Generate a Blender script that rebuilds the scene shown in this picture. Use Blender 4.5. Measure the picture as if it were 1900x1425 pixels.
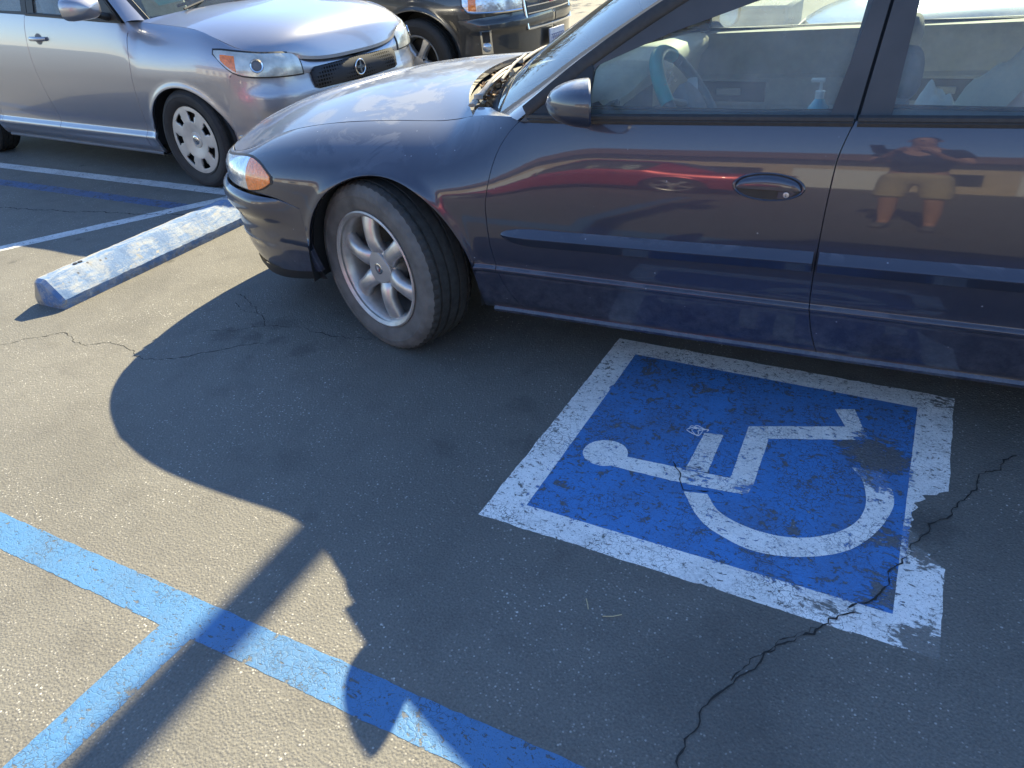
import bpy, math, random
import numpy as np
from mathutils import Matrix, Vector
from mathutils.geometry import tessellate_polygon

random.seed(7)
RNG = np.random.RandomState(11)
for o in list(bpy.data.objects):
    bpy.data.objects.remove(o, do_unlink=True)
scene = bpy.context.scene
COL = scene.collection

# ------------------------------------------------------------------ camera
CAM_POS = (0.0, 0.0, 1.375)
CAM_RIGHT = (0.881631, 0.467018, -0.067984)
CAM_DOWN = (0.196977, -0.495039, -0.846249)
CAM_FWD = (-0.428868, 0.732688, -0.528433)
cam_data = bpy.data.cameras.new("camera")
cam = bpy.data.objects.new("camera", cam_data)
COL.objects.link(cam)
r, d, fw = Vector(CAM_RIGHT), Vector(CAM_DOWN), Vector(CAM_FWD)
cam.matrix_world = Matrix(((r.x, -d.x, -fw.x, CAM_POS[0]),
                           (r.y, -d.y, -fw.y, CAM_POS[1]),
                           (r.z, -d.z, -fw.z, CAM_POS[2]),
                           (0, 0, 0, 1)))
cam_data.sensor_width = 36.0
cam_data.lens = 36.0 * 1372.76 / 1900.0
cam_data.clip_start = 0.02
cam_data.clip_end = 600.0
scene.camera = cam

# ------------------------------------------------------------------ sky, sun, exposure
SUN_EL = math.radians(37.0)
SUN_TRAVEL = Vector((0.055, -1.0, 0.0)).normalized()      # horizontal direction the light travels
world = bpy.data.worlds.new("World")
scene.world = world
world.use_nodes = True
wn, wl = world.node_tree.nodes, world.node_tree.links
sky = wn.new("ShaderNodeTexSky")
sky.sky_type = 'NISHITA'
sky.sun_disc = False
sky.sun_elevation = SUN_EL
# sun sits opposite to the travel direction; Nishita rotation is measured from +Y clockwise
to_sun = -SUN_TRAVEL
sky.sun_rotation = math.atan2(to_sun.x, to_sun.y)
sky.air_density = 1.0
sky.dust_density = 0.0
sky.ozone_density = 5.0
wl.new(sky.outputs[0], wn["Background"].inputs[0])
wn["Background"].inputs[1].default_value = 0.09
sun_data = bpy.data.lights.new("sun", 'SUN')
sun_data.energy = 3.9
sun_data.angle = math.radians(0.53)
sun_data.color = (1.0, 0.87, 0.56)
sun = bpy.data.objects.new("sun", sun_data)
COL.objects.link(sun)
light_dir = Vector((SUN_TRAVEL.x * math.cos(SUN_EL), SUN_TRAVEL.y * math.cos(SUN_EL), -math.sin(SUN_EL)))
sun.rotation_euler = light_dir.to_track_quat('-Z', 'Y').to_euler()
sun.location = (0, 10, 12)
scene.view_settings.view_transform = 'Standard'
scene.view_settings.look = 'None'
scene.view_settings.gamma = 1.0
scene.view_settings.use_curve_mapping = False
scene.view_settings.exposure = 2.2

# ------------------------------------------------------------------ helpers
def pch(pts):
    """monotone cubic interpolation through (x, y) pairs"""
    pts = sorted(pts)
    x = np.array([p[0] for p in pts], float); y = np.array([p[1] for p in pts], float)
    n = len(x); h = np.diff(x); dl = np.diff(y) / h
    m = np.zeros(n)
    if n == 2:
        m[:] = dl[0]
    else:
        for i in range(1, n - 1):
            if dl[i-1] * dl[i] > 0:
                w1 = 2*h[i] + h[i-1]; w2 = h[i] + 2*h[i-1]
                m[i] = (w1 + w2) / (w1/dl[i-1] + w2/dl[i])
        m[0], m[-1] = dl[0], dl[-1]
    def fn(t):
        t = min(max(t, x[0]), x[-1])
        i = int(min(max(np.searchsorted(x, t) - 1, 0), n - 2))
        u = (t - x[i]) / h[i]
        return float((1+2*u)*(1-u)**2*y[i] + u*(1-u)**2*h[i]*m[i] + u*u*(3-2*u)*y[i+1] + u*u*(u-1)*h[i]*m[i+1])
    return fn

def spl(pts, smooth=True):
    """curve through n-d points, argument 0..1 by chord length (Catmull-Rom)"""
    P = np.array(pts, float)
    c = np.concatenate([[0], np.cumsum(np.linalg.norm(np.diff(P, axis=0), axis=1))]); c /= c[-1]
    n = len(P)
    T = np.zeros_like(P)
    for i in range(n):
        a, b = max(i-1, 0), min(i+1, n-1)
        T[i] = (P[b]-P[a]) / (c[b]-c[a])
    def fn(t):
        t = min(max(t, 0.0), 1.0)
        i = int(min(max(np.searchsorted(c, t) - 1, 0), n-2))
        h = c[i+1]-c[i]; u = (t-c[i])/h
        if not smooth:
            return P[i]*(1-u)+P[i+1]*u
        return (1+2*u)*(1-u)**2*P[i] + u*(1-u)**2*h*T[i] + u*u*(3-2*u)*P[i+1] + u*u*(u-1)*h*T[i+1]
    return fn

def link(o, parent=None):
    COL.objects.link(o)
    if parent is not None:
        o.parent = parent
    return o

def mk(name, verts, faces, m, parent=None, smooth=True, normals=None, sharp=None):
    me = bpy.data.meshes.new(name)
    me.from_pydata([tuple(map(float, v)) for v in verts], [], [tuple(map(int, f)) for f in faces])
    me.validate(clean_customdata=False)
    if m is not None:
        me.materials.append(m)
    if smooth:
        me.polygons.foreach_set("use_smooth", [True]*len(me.polygons))
    if normals is not None and len(normals) == len(me.vertices):
        me.normals_split_custom_set_from_vertices([tuple(map(float, n)) for n in normals])
    elif sharp is not None:
        me.set_sharp_from_angle(angle=math.radians(sharp))
    me.update()
    return link(bpy.data.objects.new(name, me), parent)

def tag(o, label=None, cat=None, group=None, kind=None):
    if label: o["label"] = label
    if cat: o["category"] = cat
    if group: o["group"] = group
    if kind: o["kind"] = kind
    return o

def empty(name, loc=(0, 0, 0), rz=0.0, parent=None):
    o = bpy.data.objects.new(name, None)
    o.empty_display_size = 0.2
    o.location = loc
    o.rotation_euler = (0, 0, rz)
    return link(o, parent)

class MB:
    """collects shapes into one mesh"""
    def __init__(s): s.v, s.f = [], []
    def add(s, V, F):
        b = len(s.v); s.v += [tuple(map(float, p)) for p in V]; s.f += [tuple(i+b for i in q) for q in F]; return s
    def box(s, x0, x1, y0, y1, z0, z1, bev=0.0, M=None):
        if bev <= 0:
            V = [(x, y, z) for x in (x0, x1) for y in (y0, y1) for z in (z0, z1)]
            F = [(0,1,3,2), (4,6,7,5), (0,4,5,1), (2,3,7,6), (0,2,6,4), (1,5,7,3)]
        else:
            cx, cy, cz = (x0+x1)/2, (y0+y1)/2, (z0+z1)/2
            hx, hy, hz = abs(x1-x0)/2, abs(y1-y0)/2, abs(z1-z0)/2
            b = min(bev, hx*.99, hy*.99, hz*.99)
            V = []; idx = {}
            for sx in (-1, 1):
                for sy in (-1, 1):
                    for sz in (-1, 1):
                        for k in range(3):
                            p = [sx*(hx-b), sy*(hy-b), sz*(hz-b)]
                            p[k] += b*(sx, sy, sz)[k]
                            idx[(sx, sy, sz, k)] = len(V); V.append((cx+p[0], cy+p[1], cz+p[2]))
            F = []
            for k, (i, j) in enumerate(((1, 2), (0, 2), (0, 1))):
                for sg in (-1, 1):
                    q = []
                    for a, c in ((-1, -1), (1, -1), (1, 1), (-1, 1)):
                        t = [0, 0, 0]; t[k] = sg; t[i] = a; t[j] = c
                        q.append(idx[(t[0], t[1], t[2], k)])
                    F.append(tuple(q))
            for k in range(3):
                i, j = [q for q in range(3) if q != k]
                for a in (-1, 1):
                    for c in (-1, 1):
                        t0 = [0, 0, 0]; t1 = [0, 0, 0]
                        t0[i] = t1[i] = a; t0[j] = t1[j] = c; t0[k] = -1; t1[k] = 1
                        F.append((idx[(*t0, i)], idx[(*t1, i)], idx[(*t1, j)], idx[(*t0, j)]))
            for sx in (-1, 1):
                for sy in (-1, 1):
                    for sz in (-1, 1):
                        F.append(tuple(idx[(sx, sy, sz, k)] for k in range(3)))
        if M is not None:
            V = [tuple(M @ Vector(p)) for p in V]
        return s.add(V, F)
    def tube(s, pts, rad, n=10, caps=True, sq=1.0):
        P = np.array(pts, float); m = len(P)
        R = np.full(m, rad, float) if np.isscalar(rad) else np.array(rad, float)
        T = np.gradient(P, axis=0); T /= np.linalg.norm(T, axis=1)[:, None] + 1e-12
        up = np.array([0, 0, 1.0]) if abs(T[0][2]) < .9 else np.array([1.0, 0, 0])
        u = np.cross(T[0], up); u /= np.linalg.norm(u)
        V, F = [], []
        for i in range(m):
            u = u - T[i]*np.dot(u, T[i]); u /= np.linalg.norm(u); w = np.cross(T[i], u)
            for k in range(n):
                a = 2*math.pi*k/n
                V.append(P[i] + R[i]*(math.cos(a)*u + sq*math.sin(a)*w))
        for i in range(m-1):
            for k in range(n):
                k2 = (k+1) % n
                F.append((i*n+k, i*n+k2, (i+1)*n+k2, (i+1)*n+k))
        if caps:
            F.append(tuple(range(n))[::-1]); F.append(tuple((m-1)*n+k for k in range(n)))
        return s.add(V, F)
    def lathe(s, prof, n=48, M=None, mod=None, close=False):
        """profile (radius, height along local y), turned about the local y axis"""
        V, F = [], []; m = len(prof)
        for k in range(n):
            a = 2*math.pi*k/n
            for j, (rr, hh) in enumerate(prof):
                if mod: rr, hh = mod(k, j, rr, hh)
                V.append((rr*math.cos(a), hh, rr*math.sin(a)))
        for k in range(n):
            k2 = (k+1) % n
            for j in range(m-1 if not close else m):
                j2 = (j+1) % m
                F.append((k*m+j, k*m+j2, k2*m+j2, k2*m+j))
        if M is not None:
            V = [tuple(M @ Vector(p)) for p in V]
        return s.add(V, F)
    def grid(s, G, flip=False):
        ni, nj = len(G), len(G[0])
        V = [p for row in G for p in row]; F = []
        for i in range(ni-1):
            for j in range(nj-1):
                q = (i*nj+j, (i+1)*nj+j, (i+1)*nj+j+1, i*nj+j+1)
                F.append(q[::-1] if flip else q)
        return s.add(V, F)
    def poly(s, pts):
        return s.add(pts, [tuple(range(len(pts)))])
    def prism(s, pts, t):
        """polygon pts (3d, planar) extruded along vector t"""
        n = len(pts); t = np.array(t, float)
        V = [np.array(p, float) for p in pts] + [np.array(p, float)+t for p in pts]
        F = [tuple(range(n)), tuple(range(n, 2*n))[::-1]] + [(i, (i+1) % n, n+(i+1) % n, n+i) for i in range(n)]
        return s.add(V, F)
    def build(s, name, m, parent=None, smooth=True, sharp=35):
        o = mk(name, s.v, s.f, m, parent, smooth, None, None)
        bm_fix(o.data)
        if smooth and sharp: o.data.set_sharp_from_angle(angle=math.radians(sharp))
        return o

import bmesh
def bm_fix(me):
    bm = bmesh.new(); bm.from_mesh(me)
    bmesh.ops.recalc_face_normals(bm, faces=bm.faces)
    bm.to_mesh(me); bm.free()

# ------------------------------------------------------------------ materials
def nodes(name):
    m = bpy.data.materials.new(name); m.use_nodes = True
    nt = m.node_tree
    return m, nt.nodes, nt.links, nt.nodes["Principled BSDF"]

def simple(name, col, rough=.5, metal=0.0, spec=.5, coat=0.0, noise=0.0, nscale=20.0, bump=0.0, bscale=80.0, **kw):
    m, N, L, B = nodes(name)
    B.inputs["Base Color"].default_value = (*col, 1)
    B.inputs["Roughness"].default_value = rough
    B.inputs["Metallic"].default_value = metal
    B.inputs["Specular IOR Level"].default_value = spec
    B.inputs["Coat Weight"].default_value = coat
    B.inputs["Coat Roughness"].default_value = .05
    tc = N.new("ShaderNodeTexCoord")
    if noise > 0:
        n = N.new("ShaderNodeTexNoise"); n.inputs["Scale"].default_value = nscale; n.inputs["Detail"].default_value = 6
        L.new(tc.outputs["Object"], n.inputs["Vector"])
        mr = N.new("ShaderNodeMapRange"); mr.inputs["To Min"].default_value = 1-noise; mr.inputs["To Max"].default_value = 1+noise
        mr.inputs["From Min"].default_value = .3; mr.inputs["From Max"].default_value = .7
        L.new(n.outputs["Fac"], mr.inputs["Value"])
        mx = N.new("ShaderNodeMix"); mx.data_type = 'RGBA'; mx.blend_type = 'MULTIPLY'; mx.inputs["Factor"].default_value = 1
        mx.inputs["A"].default_value = (*col, 1)
        L.new(mr.outputs[0], mx.inputs["B"]); L.new(mx.outputs["Result"], B.inputs["Base Color"])
    if bump > 0:
        n2 = N.new("ShaderNodeTexNoise"); n2.inputs["Scale"].default_value = bscale; n2.inputs["Detail"].default_value = 4
        L.new(tc.outputs["Object"], n2.inputs["Vector"])
        bp = N.new("ShaderNodeBump"); bp.inputs["Strength"].default_value = bump; bp.inputs["Distance"].default_value = .01
        L.new(n2.outputs["Fac"], bp.inputs["Height"]); L.new(bp.outputs["Normal"], B.inputs["Normal"])
    return m

def math_node(N, L, op, a, b=None, clamp=False):
    n = N.new("ShaderNodeMath"); n.operation = op; n.use_clamp = clamp
    for i, v in enumerate((a, b)):
        if v is None: continue
        if hasattr(v, "default_value"): L.new(v, n.inputs[i])
        else: n.inputs[i].default_value = v
    return n.outputs[0]

def tex_noise(N, L, vec, scale, detail=5, rough=.55, dist=0.0):
    n = N.new("ShaderNodeTexNoise"); n.inputs["Scale"].default_value = scale
    n.inputs["Detail"].default_value = detail; n.inputs["Roughness"].default_value = rough
    n.inputs["Distortion"].default_value = dist
    L.new(vec, n.inputs["Vector"]); return n.outputs["Fac"]

def tex_vor(N, L, vec, scale, feature='F1', out="Distance", rnd=1.0):
    n = N.new("ShaderNodeTexVoronoi"); n.feature = feature; n.inputs["Scale"].default_value = scale
    n.inputs["Randomness"].default_value = rnd
    L.new(vec, n.inputs["Vector"]); return n.outputs[out]

def remap(N, L, v, a, b, c=0.0, d=1.0, smooth=False):
    n = N.new("ShaderNodeMapRange"); n.clamp = True
    if smooth: n.interpolation_type = 'SMOOTHSTEP'
    n.inputs["From Min"].default_value = a; n.inputs["From Max"].default_value = b
    n.inputs["To Min"].default_value = c; n.inputs["To Max"].default_value = d
    L.new(v, n.inputs["Value"]); return n.outputs[0]

def mixc(N, L, fac, a, b, mode='MIX'):
    n = N.new("ShaderNodeMix"); n.data_type = 'RGBA'; n.blend_type = mode
    for k, v in (("Factor", fac), ("A", a), ("B", b)):
        if hasattr(v, "default_value"): L.new(v, n.inputs[k])
        elif k == "Factor": n.inputs[k].default_value = v
        else: n.inputs[k].default_value = (*v, 1) if len(v) == 3 else v
    return n.outputs["Result"]

def position(N):
    return N.new("ShaderNodeNewGeometry").outputs["Position"]

def paint_car(name, col, metal=.6, rough=.35, dust=.06, dustcol=(.30, .27, .23), coat=1.0, specks=True, coat_rough=.02, low=0.0, top=0.0):
    """clear-coated body paint with a film of dust, dirt low down, dried specks"""
    m, N, L, B = nodes(name)
    tc = N.new("ShaderNodeTexCoord").outputs["Object"]
    n1 = tex_noise(N, L, tc, 3.0, 8, .65)
    n2 = tex_noise(N, L, tc, 28.0, 6, .7)
    d = math_node(N, L, 'MULTIPLY', remap(N, L, n1, .3, .75, .75, 1.1), remap(N, L, n2, .25, .8, .7, 1.2))
    d = math_node(N, L, 'MULTIPLY', d, dust)
    sep = N.new("ShaderNodeSeparateXYZ"); L.new(tc, sep.inputs[0])
    if low > 0:
        lowm = remap(N, L, sep.outputs["Z"], .46, .24)
        n3 = tex_noise(N, L, tc, 26.0, 12, .8)
        lowm = math_node(N, L, 'MULTIPLY', lowm, remap(N, L, n3, .42, .75))
        d = math_node(N, L, 'ADD', d, math_node(N, L, 'MULTIPLY', lowm, low))
    if top > 0:
        g = N.new("ShaderNodeNewGeometry"); s2 = N.new("ShaderNodeSeparateXYZ"); L.new(g.outputs["Normal"], s2.inputs[0])
        up = remap(N, L, s2.outputs["Z"], .55, .98)
        n4 = tex_noise(N, L, tc, 5.0, 8, .7, .6)
        patch = remap(N, L, n4, .52, .57)          # ragged-edged patches on upward faces, mixed towards dustcol
        d = math_node(N, L, 'ADD', d, math_node(N, L, 'MULTIPLY', up, math_node(N, L, 'ADD', math_node(N, L, 'MULTIPLY', patch, top*.45), top*.5)))
    if specks:
        v = tex_vor(N, L, tc, 42.0)
        vr = N.new("ShaderNodeTexVoronoi"); vr.inputs["Scale"].default_value = 42.0; L.new(tc, vr.inputs["Vector"])
        sr = N.new("ShaderNodeSeparateColor"); L.new(vr.outputs["Color"], sr.inputs[0])
        near = remap(N, L, v, .13, .05)
        pick = remap(N, L, sr.outputs[0], .95, .955)
        d = math_node(N, L, 'ADD', d, math_node(N, L, 'MULTIPLY', near, math_node(N, L, 'MULTIPLY', pick, .8)))
    d = math_node(N, L, 'MINIMUM', d, .92)
    L.new(mixc(N, L, d, col, dustcol), B.inputs["Base Color"])
    L.new(remap(N, L, d, 0, .6, metal, 0), B.inputs["Metallic"])
    L.new(remap(N, L, d, 0, .6, rough, .75), B.inputs["Roughness"])
    L.new(remap(N, L, d, .05, .9, coat, coat*.1), B.inputs["Coat Weight"])
    L.new(remap(N, L, d, .2, .8, coat_rough, .3), B.inputs["Coat Roughness"])
    B.inputs["Coat IOR"].default_value = 1.5
    return m

def glass(name, tint=(.80, .90, .87), dust=.08, dustcol=(.42, .45, .45), refl=1.0):
    """thin automotive glass: clear tinted sheet, fresnel reflection, a film of dust"""
    m, N, L, B = nodes(name)
    N.remove(B)
    out = N["Material Output"]
    tr = N.new("ShaderNodeBsdfTransparent"); tr.inputs[0].default_value = (*tint, 1)
    gl = N.new("ShaderNodeBsdfGlossy"); gl.inputs["Roughness"].default_value = .01
    df = N.new("ShaderNodeBsdfDiffuse"); df.inputs[0].default_value = (*dustcol, 1)
    tl = N.new("ShaderNodeBsdfTranslucent"); tl.inputs[0].default_value = (*dustcol, 1)
    fr = N.new("ShaderNodeFresnel"); fr.inputs[0].default_value = 1.5
    tc = N.new("ShaderNodeTexCoord").outputs["Object"]
    n1 = tex_noise(N, L, tc, 6.0, 8, .7)
    n2 = tex_noise(N, L, tc, 90.0, 3, .6)
    dm = math_node(N, L, 'MULTIPLY', remap(N, L, n1, .25, .8, .5, 1.5), dust)
    dm = math_node(N, L, 'MULTIPLY', dm, remap(N, L, n2, .3, .7, .93, 1.07))
    ds = N.new("ShaderNodeMixShader"); ds.inputs[0].default_value = .5
    L.new(df.outputs[0], ds.inputs[1]); L.new(tl.outputs[0], ds.inputs[2])
    m1 = N.new("ShaderNodeMixShader"); L.new(dm, m1.inputs[0]); L.new(tr.outputs[0], m1.inputs[1]); L.new(ds.outputs[0], m1.inputs[2])
    m2 = N.new("ShaderNodeMixShader")
    L.new(math_node(N, L, 'MULTIPLY', fr.outputs[0], refl), m2.inputs[0]); L.new(m1.outputs[0], m2.inputs[1]); L.new(gl.outputs[0], m2.inputs[2])
    L.new(m2.outputs[0], out.inputs[0])
    return m

def asphalt_color(N, L, P):
    """old sun-bleached asphalt: tone patches, fines, pale aggregate"""
    big = tex_noise(N, L, P, 1.1, 6, .6)
    mid = tex_noise(N, L, P, 7.0, 7, .65)
    fine = tex_noise(N, L, P, 160.0, 3, .6)
    c = mixc(N, L, remap(N, L, big, .3, .7), (.100, .097, .088), (.165, .160, .144))
    c = mixc(N, L, remap(N, L, mid, .50, .72, 0, .65), c, (.072, .069, .064))
    c = mixc(N, L, remap(N, L, fine, .25, .75), mixc(N, L, .55, c, (.06, .056, .05)), mixc(N, L, .35, c, (.24, .225, .2)))
    v = N.new("ShaderNodeTexVoronoi"); v.inputs["Scale"].default_value = 150.0; L.new(P, v.inputs["Vector"])
    sc = N.new("ShaderNodeSeparateColor"); L.new(v.outputs["Color"], sc.inputs[0])
    zone = tex_noise(N, L, P, 2.3, 6, .6)
    worn = math_node(N, L, 'MULTIPLY', remap(N, L, mid, .42, .64, 1.0, .3), remap(N, L, zone, .40, .58, .25, 1.0))
    chip = math_node(N, L, 'MULTIPLY', remap(N, L, sc.outputs[0], .84, .90), remap(N, L, v.outputs["Distance"], .42, .30))
    chip = math_node(N, L, 'MULTIPLY', chip, worn)
    c = mixc(N, L, chip, c, mixc(N, L, sc.outputs[1], (.22, .205, .18), (.50, .475, .43)))
    v3 = N.new("ShaderNodeTexVoronoi"); v3.inputs["Scale"].default_value = 62.0; L.new(P, v3.inputs["Vector"])
    s3 = N.new("ShaderNodeSeparateColor"); L.new(v3.outputs["Color"], s3.inputs[0])
    big_chip = math_node(N, L, 'MULTIPLY', remap(N, L, s3.outputs[0], .90, .92), remap(N, L, v3.outputs["Distance"], .22, .15))
    big_chip = math_node(N, L, 'MULTIPLY', big_chip, worn)
    c = mixc(N, L, big_chip, c, mixc(N, L, s3.outputs[1], (.26, .25, .22), (.55, .53, .49)))
    chip = math_node(N, L, 'MAXIMUM', chip, big_chip)
    return c, chip, fine, mid

def asphalt():
    m, N, L, B = nodes("asphalt")
    P = position(N)
    c, chip, fine, mid = asphalt_color(N, L, P)
    # darker drips and oil spots
    v = tex_vor(N, L, P, 5.5); n = tex_noise(N, L, P, 2.0, 3)
    spot = math_node(N, L, 'MULTIPLY', remap(N, L, v, .20, .06, smooth=True), remap(N, L, n, .52, .62))
    c = mixc(N, L, math_node(N, L, 'MULTIPLY', spot, .55), c, (.035, .034, .034))
    wob = tex_noise(N, L, P, 22.0, 10, .78)
    for (sx, sy, r0, r1, amt) in ((-2.417, 1.809, .015, .085, .6), (-2.287, 1.833, .015, .075, .6), (-2.175, 1.841, .01, .06, .5), (-2.265, 1.969, .02, .08, .45), (-2.01, 1.82, .015, .07, .5), (-2.36, 1.93, .01, .05, .5),
                                  (-.90, 1.62, .01, .06, .5), (-1.02, 1.80, .01, .07, .45), (-1.15, 1.50, .01, .07, .4), (-1.55, 1.25, .02, .10, .3), (-.16, 1.0, .06, .24, .35), (-.02, .80, .05, .22, .3), (-.10, 1.18, .04, .18, .3), (.20, 1.70, .02, .10, .6), (-2.9, 1.75, .02, .16, .25), (-3.2, 2.05, .03, .2, .25)):
        dn = N.new("ShaderNodeVectorMath"); dn.operation = 'DISTANCE'; dn.inputs[1].default_value = (sx, sy, 0); L.new(P, dn.inputs[0])
        rr = math_node(N, L, 'ADD', dn.outputs["Value"], math_node(N, L, 'MULTIPLY', math_node(N, L, 'SUBTRACT', wob, .5), .24))
        c = mixc(N, L, math_node(N, L, 'MULTIPLY', remap(N, L, rr, r1, r0, smooth=True), amt*.8), c, (.045, .044, .042))
    L.new(c, B.inputs["Base Color"])
    L.new(remap(N, L, chip, 0, 1, .78, .5), B.inputs["Roughness"])
    B.inputs["Specular IOR Level"].default_value = .28
    v2 = tex_vor(N, L, P, 150.0)
    h = math_node(N, L, 'ADD', math_node(N, L, 'MULTIPLY', remap(N, L, v2, 0, .7, 1, 0), .6), math_node(N, L, 'MULTIPLY', fine, .6))
    h = math_node(N, L, 'ADD', h, math_node(N, L, 'MULTIPLY', mid, 2.0))
    bp = N.new("ShaderNodeBump"); bp.inputs["Strength"].default_value = .55; bp.inputs["Distance"].default_value = .004
    L.new(h, bp.inputs["Height"]); L.new(bp.outputs["Normal"], B.inputs["Normal"])
    return m

def road_paint(name, col, wear=.35, crackle=.5, edge_seed=0.0, col2=None, dirt=.75, spots=()):
    """worn traffic paint: flaked away where the mask says so, crackled, scuffed"""
    m, N, L, B = nodes(name)
    P0 = position(N)
    off = N.new("ShaderNodeVectorMath"); off.operation = 'ADD'; off.inputs[1].default_value = (edge_seed, edge_seed*.7, 0)
    L.new(P0, off.inputs[0]); P = off.outputs[0]
    nA = tex_noise(N, L, P, 5.0, 6, .6)
    nB = tex_noise(N, L, P, 60.0, 6, .7)
    nC = tex_noise(N, L, P, 16.0, 8, .7, 1.2)
    warp = N.new("ShaderNodeTexNoise"); warp.inputs["Scale"].default_value = 30; L.new(P, warp.inputs["Vector"])
    wv = N.new("ShaderNodeVectorMath"); wv.operation = 'MULTIPLY_ADD'; L.new(warp.outputs["Color"], wv.inputs[0])
    wv.inputs[1].default_value = (.05, .05, .05); L.new(P, wv.inputs[2])
    ce = tex_vor(N, L, wv.outputs[0], 55.0, 'DISTANCE_TO_EDGE')
    crack = math_node(N, L, 'MULTIPLY', remap(N, L, ce, .06, .015), remap(N, L, nA, .46, .62))
    flake = remap(N, L, math_node(N, L, 'ADD', math_node(N, L, 'MULTIPLY', nC, .6), math_node(N, L, 'MULTIPLY', nB, .4)), .66-.2*wear, .70-.2*wear)
    gone = math_node(N, L, 'MAXIMUM', math_node(N, L, 'MULTIPLY', crack, crackle), math_node(N, L, 'MULTIPLY', flake, .9))
    mp = N.new("ShaderNodeMapping"); mp.inputs["Scale"].default_value = (38, 95, 1); mp.inputs["Rotation"].default_value = (0, 0, .5); L.new(P, mp.inputs["Vector"])
    scuff = tex_noise(N, L, mp.outputs[0], 1.0, 4, .6, .5)
    sc_m = math_node(N, L, 'MULTIPLY', remap(N, L, scuff, .665-.10*wear, .70-.10*wear), .85)
    gone = math_node(N, L, 'MAXIMUM', gone, sc_m)
    for (sx, sy, r0, r1, amt) in spots:
        dn = N.new("ShaderNodeVectorMath"); dn.operation = 'DISTANCE'; dn.inputs[1].default_value = (sx, sy, .005); L.new(P0, dn.inputs[0])
        nz = math_node(N, L, 'ADD', math_node(N, L, 'MULTIPLY', nC, .5), math_node(N, L, 'MULTIPLY', scuff, .5))
        th = math_node(N, L, 'ADD', nz, remap(N, L, dn.outputs["Value"], r0, r1, amt, -.3))
        gone = math_node(N, L, 'MAXIMUM', gone, math_node(N, L, 'MULTIPLY', remap(N, L, th, .52, .60), .92))
    pin = tex_noise(N, L, P, 260.0, 2, .5)
    gone = math_node(N, L, 'MAXIMUM', gone, math_node(N, L, 'MULTIPLY', remap(N, L, pin, .70-.1*wear, .74-.1*wear), .85), clamp=True)
    base = mixc(N, L, remap(N, L, nC, .35, .75, 0, .45), col, col2 or tuple(c*.62 for c in col))
    base = mixc(N, L, remap(N, L, nB, .45, .8, 0, .35), base, tuple(c*.55+.02 for c in col))
    nD = tex_noise(N, L, P, 3.2, 9, .72, .8)
    nE = tex_noise(N, L, P, 110.0, 4, .6)
    grime = math_node(N, L, 'MULTIPLY', remap(N, L, nD, .46, .72), remap(N, L, nE, .30, .62))
    base = mixc(N, L, math_node(N, L, 'MULTIPLY', grime, dirt), base, (.085, .083, .08))
    L.new(base, B.inputs["Base Color"])
    B.inputs["Roughness"].default_value = .62
    B.inputs["Specular IOR Level"].default_value = .35
    bp = N.new("ShaderNodeBump"); bp.inputs["Strength"].default_value = .28; bp.inputs["Distance"].default_value = .003
    hh = math_node(N, L, 'ADD', math_node(N, L, 'MULTIPLY', pin, .8), math_node(N, L, 'MULTIPLY', remap(N, L, ce, 0, .12), .8))
    L.new(hh, bp.inputs["Height"]); L.new(bp.outputs["Normal"], B.inputs["Normal"])
    tr = N.new("ShaderNodeBsdfTransparent")
    mx = N.new("ShaderNodeMixShader"); L.new(gone, mx.inputs[0]); L.new(B.outputs[0], mx.inputs[1]); L.new(tr.outputs[0], mx.inputs[2])
    L.new(mx.outputs[0], N["Material Output"].inputs[0])
    return m

M = {}
M['asphalt'] = asphalt()
M['emblem_white'] = road_paint("emblem_white_paint", (.86, .84, .80), .52, .75, 0.0, (.60, .58, .56), .6, ((.215, 1.29, .03, .17, .16), (.20, 1.62, .05, .20, .12), (.075, 1.86, .04, .17, .17), (.02, 2.03, .02, .12, .13), (-.40, 1.66, .02, .16, .06), (-.25, 1.66, .02, .10, .10), (.0, 2.02, .02, .12, .06), (.21, 2.32, .03, .16, .05), (.02, 1.33, .02, .14, .05)))
M['emblem_blue'] = road_paint("emblem_blue_paint", (.056, .205, .50), .60, .8, 3.0, (.08, .15, .28), .8, ((.06, 1.95, .05, .17, .17), (-.02, 1.97, .03, .12, .14), (.13, 1.42, .04, .22, .08), (.05, 2.0, .04, .24, .07), (.10, 1.62, .03, .14, .10), (-.1, 1.36, .03, .16, .08)))
M['line_blue'] = road_paint("line_blue_paint", (.056, .162, .33), .48, .6, 7.0, (.095, .185, .30), .4)
M['line_white'] = road_paint("line_white_paint", (.55, .55, .55), .45, .35, 9.0)
M['line_faded_blue'] = road_paint("faded_blue_paint", (.05, .10, .22), .62, .2, 13.0)
M['crack'] = simple("crack_dark", (.032, .032, .031), .95, spec=.1)
M['navy'] = paint_car("navy_paint", (.013, .017, .038), .35, .32, .062, dustcol=(.22, .24, .29), coat=.9, coat_rough=.03, low=.30, top=.50)
M['navy_low'] = M['navy']
M['silver_blue'] = paint_car("silver_blue_paint", (.29, .295, .335), .75, .33, .02, specks=False)
M['charcoal'] = paint_car("charcoal_paint", (.014, .017, .021), .35, .3, .07)
M['pale_blue'] = paint_car("pale_blue_paint", (.34, .42, .52), .6, .35, .03, specks=False)
M['red'] = paint_car("red_paint", (.33, .012, .022), .3, .3, .01, specks=False)
M['black'] = simple("black_plastic", (.012, .012, .013), .55, noise=.2)
M['rubber'] = simple("rubber_seal", (.022, .021, .021), .6, noise=.25, nscale=60)
M['frame_grey'] = simple("window_frame_satin", (.052, .048, .047), .5, coat=.05, noise=.2, nscale=8)
M['tyre'] = simple("tyre_rubber", (.030, .029, .028), .75, spec=.35, noise=.35, nscale=40, bump=.25, bscale=220)
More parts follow.
